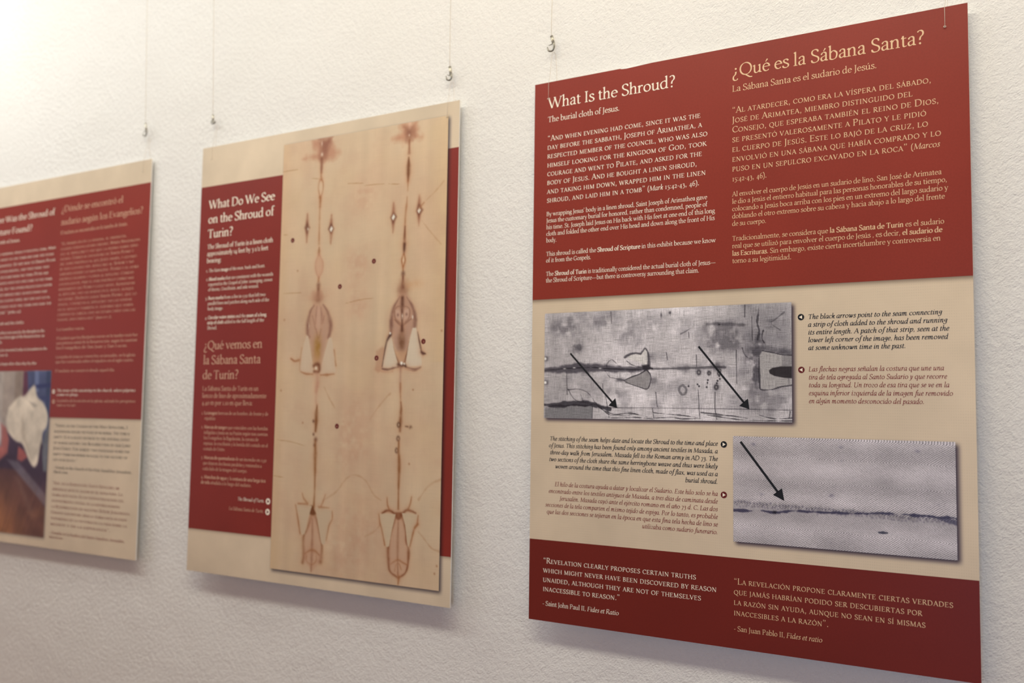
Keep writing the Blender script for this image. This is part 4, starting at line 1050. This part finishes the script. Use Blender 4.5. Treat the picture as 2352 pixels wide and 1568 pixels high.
burn([(495.1, 224.7), (494.8, 234.1), (494.3, 241.9)], [4.5, 5, 2.4], .9, (92, 54, 36)); burn([(494.2, 241.1), (490.6, 251.0), (492.9, 262.1)], [2, 3, 2], .7); burn([(494.2, 241.1), (496.9, 251.4), (493.7, 262.2)], [2, 3, 2], .7); S.poly([(493.9, 243.4), (495.3, 251.3), (493.2, 259.8), (491.8, 251.1)], 2, (224, 190, 152), .8)
burn([(493.2, 260.6), (493.5, 270.0)], [1.4, 1], .7); S.blob(*(493.7, 274.3), 4, 5, (88, 54, 40), .9); burn([(493.6, 277.8), (493.6, 287.1), (493.5, 296.5)], [2, 4, 8], .8, (118, 72, 50), 3); S.blob(*(493.6, 298.0), 12, 14, (128, 82, 60), .75, rag=.5); S.blob(*(507.4, 292.6), 26, 8, (196, 146, 104), .5, rag=1)
S.poly([(490.4, 309.5), (502.1, 310.1), (515.2, 328.6), (521.5, 350.4), (520.0, 365.6), (511.9, 382.3), (503.3, 417.4), (495.7, 421.9), (485.7, 411.0), (475.2, 387.5), (470.6, 368.7), (471.0, 348.4), (474.4, 329.8)], 11, (168, 124, 102), .75, rag=.7)
burn([(487.6, 311.7), (475.7, 329.9), (472.0, 348.5), (471.0, 368.7), (467.3, 376.4)], [1.5, 3.5, 6, 6, 4], .65, (106, 66, 54), 3, 1.1); burn([(502.2, 312.5), (514.6, 330.1), (520.5, 348.8), (519.5, 365.6)], [1.5, 4, 6.5, 6], .65, (106, 66, 54), 3, 1.1)
for p in ([(491.0, 327.8), (483.1, 327.9), (477.9, 334.7), (479.8, 347.2), (487.8, 353.7), (492.8, 357.0)], [(495.8, 328.0), (503.6, 328.8), (509.6, 336.0), (507.1, 348.3), (500.5, 354.2), (494.8, 357.1)], [(477.9, 348.7), (487.9, 356.8), (493.5, 360.1)], [(512.8, 348.5), (501.5, 355.8), (494.8, 360.2)]): burn(p, [1, 1.8, 2, 1.6], .65, (116, 76, 60), 1.6)
S.poly([(479.4, 333.2), (490.1, 332.1), (491.3, 352.3), (481.7, 344.2)], 4, (196, 156, 130), .7); S.poly([(496.5, 332.4), (506.6, 332.8), (507.0, 345.2), (496.6, 352.5)], 4, (196, 156, 130), .7); S.blob(*(484.9, 341.5), 2.4, 2.8, (122, 80, 64), .8); S.blob(*(502.6, 341.1), 2.4, 2.8, (122, 80, 64), .8)
burn([(493.5, 313.6), (493.5, 321.4), (493.5, 333.8), (493.9, 349.3), (494.1, 367.1)], [6, 7.5, 3, 3, 6], .9, (96, 58, 42), 2.6); S.poly([(494.0, 339.2), (495.3, 343.2), (494.3, 349.3), (493.0, 343.1)], 1.6, (222, 198, 170), .9)
S.poly([(515.0, 342.7), (516.6, 345.6), (515.2, 350.1), (513.9, 346.2)], 1.6, (226, 208, 184), .95); S.poly([(473.6, 399.9), (514.3, 400.7), (503.3, 417.4), (485.9, 417.2)], 6, (198, 150, 106), .6)
S.blob(*(493.7, 385.7), 8, 16, (112, 70, 44), .85, rag=.4); S.poly([(453.5, 391.7), (459.7, 398.1), (456.6, 426.1), (446.9, 435.3), (438.8, 430.5), (441.8, 400.8)], 5, (178, 132, 100), .7, rag=.8)
burn([(475.4, 393.7), (481.7, 407.8), (489.9, 421.8)], [2, 2, 4], .7, (108, 64, 42)); burn([(510.1, 386.8), (505.8, 403.6), (500.5, 422.0)], [2, 2, 4], .7, (108, 64, 42))
S.poly([(467.3, 377.2), (472.9, 377.3), (477.4, 395.3), (488.0, 423.4), (486.1, 426.7), (456.7, 428.6), (453.9, 426.8), (461.9, 391.9)], 1.5, (205, 180, 150), 1); S.poly([(515.6, 364.0), (522.8, 363.6), (529.1, 384.3), (535.1, 408.8), (535.5, 425.2), (505.5, 426.6), (502.6, 425.1), (508.3, 389.9)], 1.5, (205, 180, 150), 1)
burn([(470.8, 373.4), (463.2, 384.1), (458.8, 402.7), (454.6, 426.0)], [4.5, 3, 1.6, 1.2], .85, (70, 44, 38), 1.4, .3); burn([(525.9, 370.4), (531.2, 390.4), (535.0, 404.2)], [1, 2.2, 3], .8, (92, 58, 44), 1.4); burn([(534.6, 403.5), (537.6, 405.5), (542.9, 406.2)], [4, 4.5, 1.2], .9, (92, 56, 44), 1.5)
burn([(454.7, 429.5), (466.7, 430.8), (476.4, 428.6), (488.5, 426.8)], [2, 3, 2, 2], .85, (106, 70, 58), 1.5, .8); burn([(505.5, 427.9), (520.9, 430.6), (534.1, 427.6)], [2, 2.6, 1.4], .8, (106, 70, 58), 1.5, .8); burn([(507.6, 431.3), (521.0, 433.2), (532.3, 429.7)], 1.2, .6, (118, 80, 64), 1.2, .8); burn([(442.8, 430.6), (450.9, 433.0), (464.8, 435.5), (476.6, 434.0)], 2, .4, pk, 2, 1.4)
burn([(488.0, 422.6), (492.9, 424.2), (499.6, 423.5), (503.5, 425.9)], [5, 6, 5, 4], .9, (78, 46, 34), 2); S.blob(*(494.7, 420.8), 3, 3, (236, 222, 200), 1, p=2); S.blob(*(500.3, 421.7), 2, 2, (230, 212, 186), .95, p=2); S.blob(*(469.7, 371.0), 2, 2.2, (230, 214, 190), .95, p=2)
burn([(492.9, 426.5), (493.3, 445.0), (493.2, 467.7)], [2, 4, 3], .5, (150, 104, 84), 2.4)
burn([(493.5, 453.5), (494.1, 472.2), (495.1, 486.3)], [2.4, 2, 1.4], .5); burn([(495.3, 483.9), (496.2, 493.3), (495.5, 509.6), (494.9, 530.6)], [1.4, 4.5, 6, 3.5], .82, (128, 78, 46), 2.6)
for p in ((491.7, 520.7), (491.5, 543.0), (489.1, 562.2)): S.blob(*p, 4, 5, (86, 54, 38), .9, p=2); S.blob(*p, 1.7, 2.6, (190, 156, 120), .9, p=2)
burn([(493.1, 546.9), (493.0, 563.2), (494.2, 574.8), (495.0, 593.3), (494.7, 621.0), (495.2, 655.6)], [2, 4, 5.5, 3.4, 1.6, 2.4], .75, (136, 84, 46), 2.4); burn([(505.3, 522.9), (510.3, 523.3)], [1, 2], .8, dkb, 1, .4); S.blob(*(516.7, 524.3), 3.2, 3, dkb, .95, rag=.8)
S.poly([(491.1, 668.5), (501.4, 667.8), (515.5, 702.2), (518.1, 742.8), (508.5, 761.8), (486.7, 762.9), (477.2, 744.3), (476.4, 716.8), (484.3, 686.3)], 4, (188, 142, 112), .55)
burn([(490.2, 666.3), (485.6, 681.6), (480.5, 698.1), (476.5, 719.1), (477.7, 739.7), (481.1, 755.4), (497.0, 764.1)], [5, 2.4, 2.4, 5, 5, 3, 2], .78, (132, 78, 48), 2.6); burn([(501.3, 665.5), (507.4, 675.4), (511.4, 691.1), (512.7, 706.9), (517.3, 715.6), (517.4, 738.3), (512.7, 754.6), (499.9, 763.8)], [5, 3.4, 3, 2.6, 4.6, 3, 2, 2], .78, (132, 78, 48), 2.6)
burn([(495.8, 676.2), (495.6, 708.3), (496.1, 735.7), (497.8, 762.9)], [2, 4, 3.4, 2], .55, (140, 90, 60), 2); burn([(482.6, 743.8), (488.9, 739.8), (497.0, 736.1), (506.4, 739.3), (514.6, 742.0)], [1, 2, 2.6, 1.4], .55); burn([(490.8, 754.5), (493.4, 744.0), (499.2, 742.3), (503.9, 750.9)], 1.2, .4); burn([(499.6, 762.7), (498.2, 774.2)], [3, 2], .6)
S.poly([(489.5, 661.7), (495.9, 660.1), (503.5, 660.8), (500.9, 670.1), (495.7, 672.8), (490.9, 670.8)], 3, (112, 58, 30), .95, .3)
burn([(491.1, 666.2), (480.5, 660.0), (471.6, 659.9), (462.2, 664.7)], [5, 3.4, 3, 2.4], .85, (122, 68, 40), 2.2, .4); burn([(501.3, 665.5), (511.3, 656.8), (521.4, 657.3), (530.1, 659.7)], [5, 3.4, 3, 2.4], .85, (122, 68, 40), 2.2, .4); burn([(476.9, 657.9), (472.8, 650.1), (471.5, 638.5)], [2.6, 1.6, .8], .6); burn([(515.0, 654.3), (519.3, 644.9), (521.3, 634.5)], [3, 1.6, .8], .65)
S.poly([(456.2, 666.5), (468.8, 664.3), (490.1, 664.2), (483.0, 691.0), (478.1, 716.2), (474.0, 717.9), (471.0, 716.1), (460.5, 685.7)], 1.5, (196, 167, 132), 1); S.poly([(502.7, 661.5), (518.6, 661.4), (534.8, 662.6), (530.6, 678.3), (522.8, 706.1), (518.4, 714.2), (515.5, 712.4), (509.9, 680.9)], 1.5, (196, 167, 132), 1)
burn([(455.6, 666.5), (458.5, 681.2), (462.4, 690.2), (469.2, 715.1)], [1, 2.4, 1.4, 1.4], .65); burn([(535.3, 663.2), (533.4, 677.0), (527.9, 685.3), (520.1, 713.1)], [1, 3, 2, 1.4], .65); burn([(534.9, 676.8), (529.3, 682.9)], [3, 2], .8)
for p in ((519.4, 464.0), (227.3, 465.4), (569.3, 750.9), (573.4, 738.7), (281.5, 521.2), (258.1, 254.0), (229.9, 340.2), (514.9, 582.8), (573.6, 370.1)): S.blob(*p, 1.8, 1.8, (150, 96, 62), .8)
S.C *= np.array([.885, .93, .985])
shroud = S.build('cloth_picture', MAT['shroud_print'], middle, LIFT['photo'])
tag(shroud, 'tall tan picture of linen with rust burn marks and pale patches')
for d, x, y in (('4', 243.8, 198.5), ('2', 431.3, 248.8), ('1', 357.8, 287.6), ('3', 538.1, 386.3), ('2', 442.2, 411.5), ('2', 360.0, 525.6)):
    o = flat('number_marker', [disc(x, y, 4.4, 20)], MAT['badge'], shroud, LIFT['badge'])
    V, F = text_geometry([(d, x - 1.25, x + 1.25, y + 1.5)], 'r', 5.4)
    a, _, z = loc(V[:, 0], V[:, 1], 0)
    mesh_obj('numeral', np.c_[a, np.full(len(a), -LIFT['badge_top'] / 1000) - V[:, 2] * 1e-5, z], F, MAT['tan'], o)
pointer_badge(204.7, 661.0, 5.4, True, 'cream', 'badge', middle); pointer_badge(204.4, 679.4, 5.4, True, 'cream', 'badge', middle)
for b in TEXT[1]: text_part(*b, middle)
loop('hanging_loop', middle, 26.8, 25, ((26.6, -34, .004), (25.5, -44.5, .006), (25.8, -45.5, .008), (26.5, -42, .0085), (27, -20, .0072), (27, 0, .0064), (27, 8, .0062)), 1)
loop('hanging_loop', middle, 576.4, 25, ((576.8, -30, .004), (578, -35, .006), (579.5, -36, .008), (581, -33, .0085), (583, -15, .0072), (583.6, 0, .0064), (583.6, 8, .0062)), 1)

# ---- farthest board
far = panel(*POSE[2], 'farthest board at the left, with a colour photograph of a kneeling person')
PR = (23, 424, 298, 779.5)
c = Canvas(0, 0, 600, 800, 4, CREAM_BG); c.mul(.94 + .12 * fbm(c.X, c.Y, 90, 91)); c.drop_shadow(*PR, 2, 2, 6, (90, 80, 76), .8); c.drop_shadow(-40, 400, 640, 525, 0, 1.5, 5, (90, 74, 62), .6)
c.build('cream_field', MAT['cream_print'], far, LIFT['sheet'])
c = Canvas(0, 48, 600, 525, 5, RED_TOP); c.mul(.96 + .08 * fbm(c.X, c.Y, 90, 95)); c.build('red_band', MAT['print'], far, LIFT['band'])
P = Canvas(*PR, 3.0, (150, 140, 132))
P.mul(.85 + .3 * vnoise(P.X, P.Y, 12, 200, 97))
P.poly([(23, 620), (170, 612), (230, 640), (298, 700), (298, 780), (23, 780)], 8, (88, 52, 48), 1)
P.poly([(23, 560), (200, 560), (300, 590), (300, 720), (220, 640), (23, 640)], 8, (58, 40, 62), .95)
for x0, x1, rgb in ((23, 60, (128, 110, 100)), (60, 120, (170, 160, 150)), (120, 165, (160, 146, 134)), (165, 210, (146, 128, 112)), (196, 226, (92, 36, 60))): P.poly([(x0, 424), (x1, 424), (x1 + 4, 540), (x0 + 2, 560)], 7, rgb, .9)
P.poly([(210, 424), (298, 424), (298, 600), (285, 610), (262, 500), (222, 505)], 6, (70, 82, 124), 1); P.poly([(238, 424), (252, 424), (254, 470), (240, 470)], 6, (120, 140, 190), .7); P.poly([(280, 424), (298, 424), (298, 560), (284, 540)], 5, (40, 56, 90), .7); P.poly([(220, 455), (298, 452), (298, 460), (220, 464)], 4, (40, 50, 104), .9); P.poly([(255, 480), (298, 480), (298, 488), (258, 490)], 4, (50, 60, 110), .7)
P.poly([(284, 560), (298, 540), (298, 640), (285, 640), (278, 600)], 5, (104, 110, 120), 1)
P.poly([(146, 505), (180, 482), (205, 478), (238, 455), (250, 480), (275, 495), (292, 520), (290, 545), (276, 560), (268, 600), (262, 625), (248, 632), (228, 615), (205, 585), (178, 578), (150, 560), (138, 535)], 6, (214, 202, 182), 1, curve=True)
P.poly([(200, 520), (215, 570), (245, 622), (230, 600), (196, 560)], 8, (186, 170, 148), .6); P.poly([(220, 490), (255, 500), (240, 505)], 4, (150, 140, 128), .7); P.blob(240, 496, 8, 5, (150, 142, 132), .6)
P.poly([(190, 590), (212, 598), (225, 612), (205, 622), (188, 618)], 6, (176, 84, 78), .95)
P.blob(112, 568, 26, 30, (210, 206, 208), 1); P.poly([(118, 540), (140, 550), (152, 575), (150, 605), (120, 622), (85, 618), (80, 600), (125, 590)], 8, (184, 96, 88), .95); P.blob(104, 562, 18, 22, (220, 218, 222), .95)
P.poly([(150, 620), (190, 622), (300, 690), (300, 715), (180, 640)], 7, (104, 96, 112), .9)
P.mix(1.0 * np.clip((P.Y - 650) / 100, 0, 1) * np.clip((260 - P.X) / 150, .15, 1) * (.5 + .5 * vnoise(P.X + .5 * (P.Y - 700), P.Y, 7, 90, 99)), (214, 132, 60))
P.mix(.35 * np.clip((P.Y - 640) / 60, 0, 1) * vnoise(P.X + .5 * P.Y, P.Y, 9, 120, 101), (132, 84, 62))
P.poly([(180, 655), (196, 655), (262, 735), (250, 740)], 14, (124, 92, 76), .4); P.poly([(236, 730), (300, 712), (300, 735), (250, 745)], 12, (150, 96, 64), .35)
P.mul(.80 + .30 * fbm(P.X, P.Y, 26, 103, 3)); grey = P.C.mean(2, keepdims=True); P.C += (grey - P.C) * .18; P.C *= np.array([.94, .93, .92])
photo3 = P.build('colour_photograph', MAT['print'], far, LIFT['photo'])
tag(photo3, 'colour photograph of a person in a white shirt kneeling over a stone')
pointer_badge(308.5, 469.6, 4.4, False, 'cream', 'badge', far); pointer_badge(310.0, 491.0, 4.4, False, 'tan2', 'badge', far)
for b in TEXT[2]: text_part(*b, far)
loop('hanging_loop', far, 575, 25, ((577, -28, .004), (580, -46, .0035), (581.5, -48, .004), (583, -44, .0045), (586, -18, .004), (588, 0, .0055), (588, 8, .0056)), 1)

# ---------------------------------------------------------------- hanging wires with hooks
def hanging_wire(top, crimp, foot, bottom, tip, y, label):
    """thin wire from the picture rail, a crimped sleeve at its end and an open hook; x, z in metres"""
    o = bpy.data.objects.new('hanging_wire', None); COL.objects.link(o)
    o.location = (bottom[0], y, bottom[1]); o.empty_display_size = .05
    tag(o, label, 'hanging wire', 'thin hanging wires above the information boards')
    P = lambda x, z, dy=0.0: (x - bottom[0], dy, z - bottom[1])
    zt = 2.67; xt = crimp[0] + (top[0] - crimp[0]) * (zt - crimp[1]) / max(top[1] - crimp[1], 1e-3)
    tube('wire', [P(xt, zt, -.024 - y), P(xt + (crimp[0] - xt) * .3, zt + (crimp[1] - zt) * .3, -.012), P(crimp[0], crimp[1] + .02), P(crimp[0], crimp[1] - .004)], .00034, MAT['nylon'], o, 6)
    V, F = [], []
    d = np.array([foot[0] - crimp[0], foot[1] - crimp[1]]); L = np.hypot(*d); d /= L; nrm = np.array([-d[1], d[0]])
    for s in (-1, 1):                                            # two folded halves of the sleeve
        pts = [P(crimp[0] + d[0] * t * L + nrm[0] * s * .0011, crimp[1] + d[1] * t * L + nrm[1] * s * .0011) for t in (0, .03, .5, .97, 1)]
        v, f = tube_geo(pts, [.0009, .0014, .0014, .0014, .0009], 10); F += [tuple(i + len(V) for i in q) for q in f]; V += v
    mesh_obj('crimp_sleeve', V, F, MAT['nickel'], o, True)
    hook = catmull([(foot[0], foot[1] + .003), (foot[0] + .0012, foot[1] - .004), (bottom[0] + .0042, bottom[1] + .0035), (bottom[0] + .0025, bottom[1] + .0006), (bottom[0] - .001, bottom[1]), (bottom[0] - .005, bottom[1] + .002), (tip[0], tip[1])], 4)
    r = np.interp(np.linspace(0, 1, len(hook)), [0, .3, .6, .9, 1], [.0016, .0014, .0013, .0012, .0006])
    tube('hook', [P(x, z) for x, z in hook], r, MAT['steel'], o, 10)
    v, f = tube_geo([P(foot[0] + .001, foot[1] + .001, -.001), P(foot[0] - .0018, foot[1] - .003, -.002), P(tip[0] + .0035, tip[1] + .0012, -.0018)], [.0012, .0008, .0004], 8)
    mesh_obj('spring_gate', v, f, MAT['steel'], o, True)
    return o

hanging_wire((.0293, 1.9772), (.0269, 1.9222), (.0303, 1.9108), (.0266, 1.8984), (.0198, 1.9060), -.012, 'hooked wire over the upper left corner of the nearest board')
hanging_wire((.5762, 1.97), (.5758, 1.9222), (.5778, 1.9108), (.5758, 1.8984), (.5690, 1.9060), -.012, 'wire over the upper right corner of the nearest board')
hanging_wire((-.1589, 2.0179), (-.1614, 1.9087), (-.1591, 1.8950), (-.1622, 1.8859), (-.1685, 1.8935), -.012, 'hooked wire over the upper right corner of the middle board')
hanging_wire((-.7167, 2.1385), (-.7170, 1.9134), (-.7157, 1.9010), (-.7150, 1.8952), (-.7215, 1.9010), -.012, 'hooked wire over the upper left corner of the middle board')
hanging_wire((-.9139, 2.1812), (-.9157, 1.9256), (-.9123, 1.9110), (-.9165, 1.8990), (-.9230, 1.9065), -.012, 'hooked wire over the upper right corner of the farthest board')
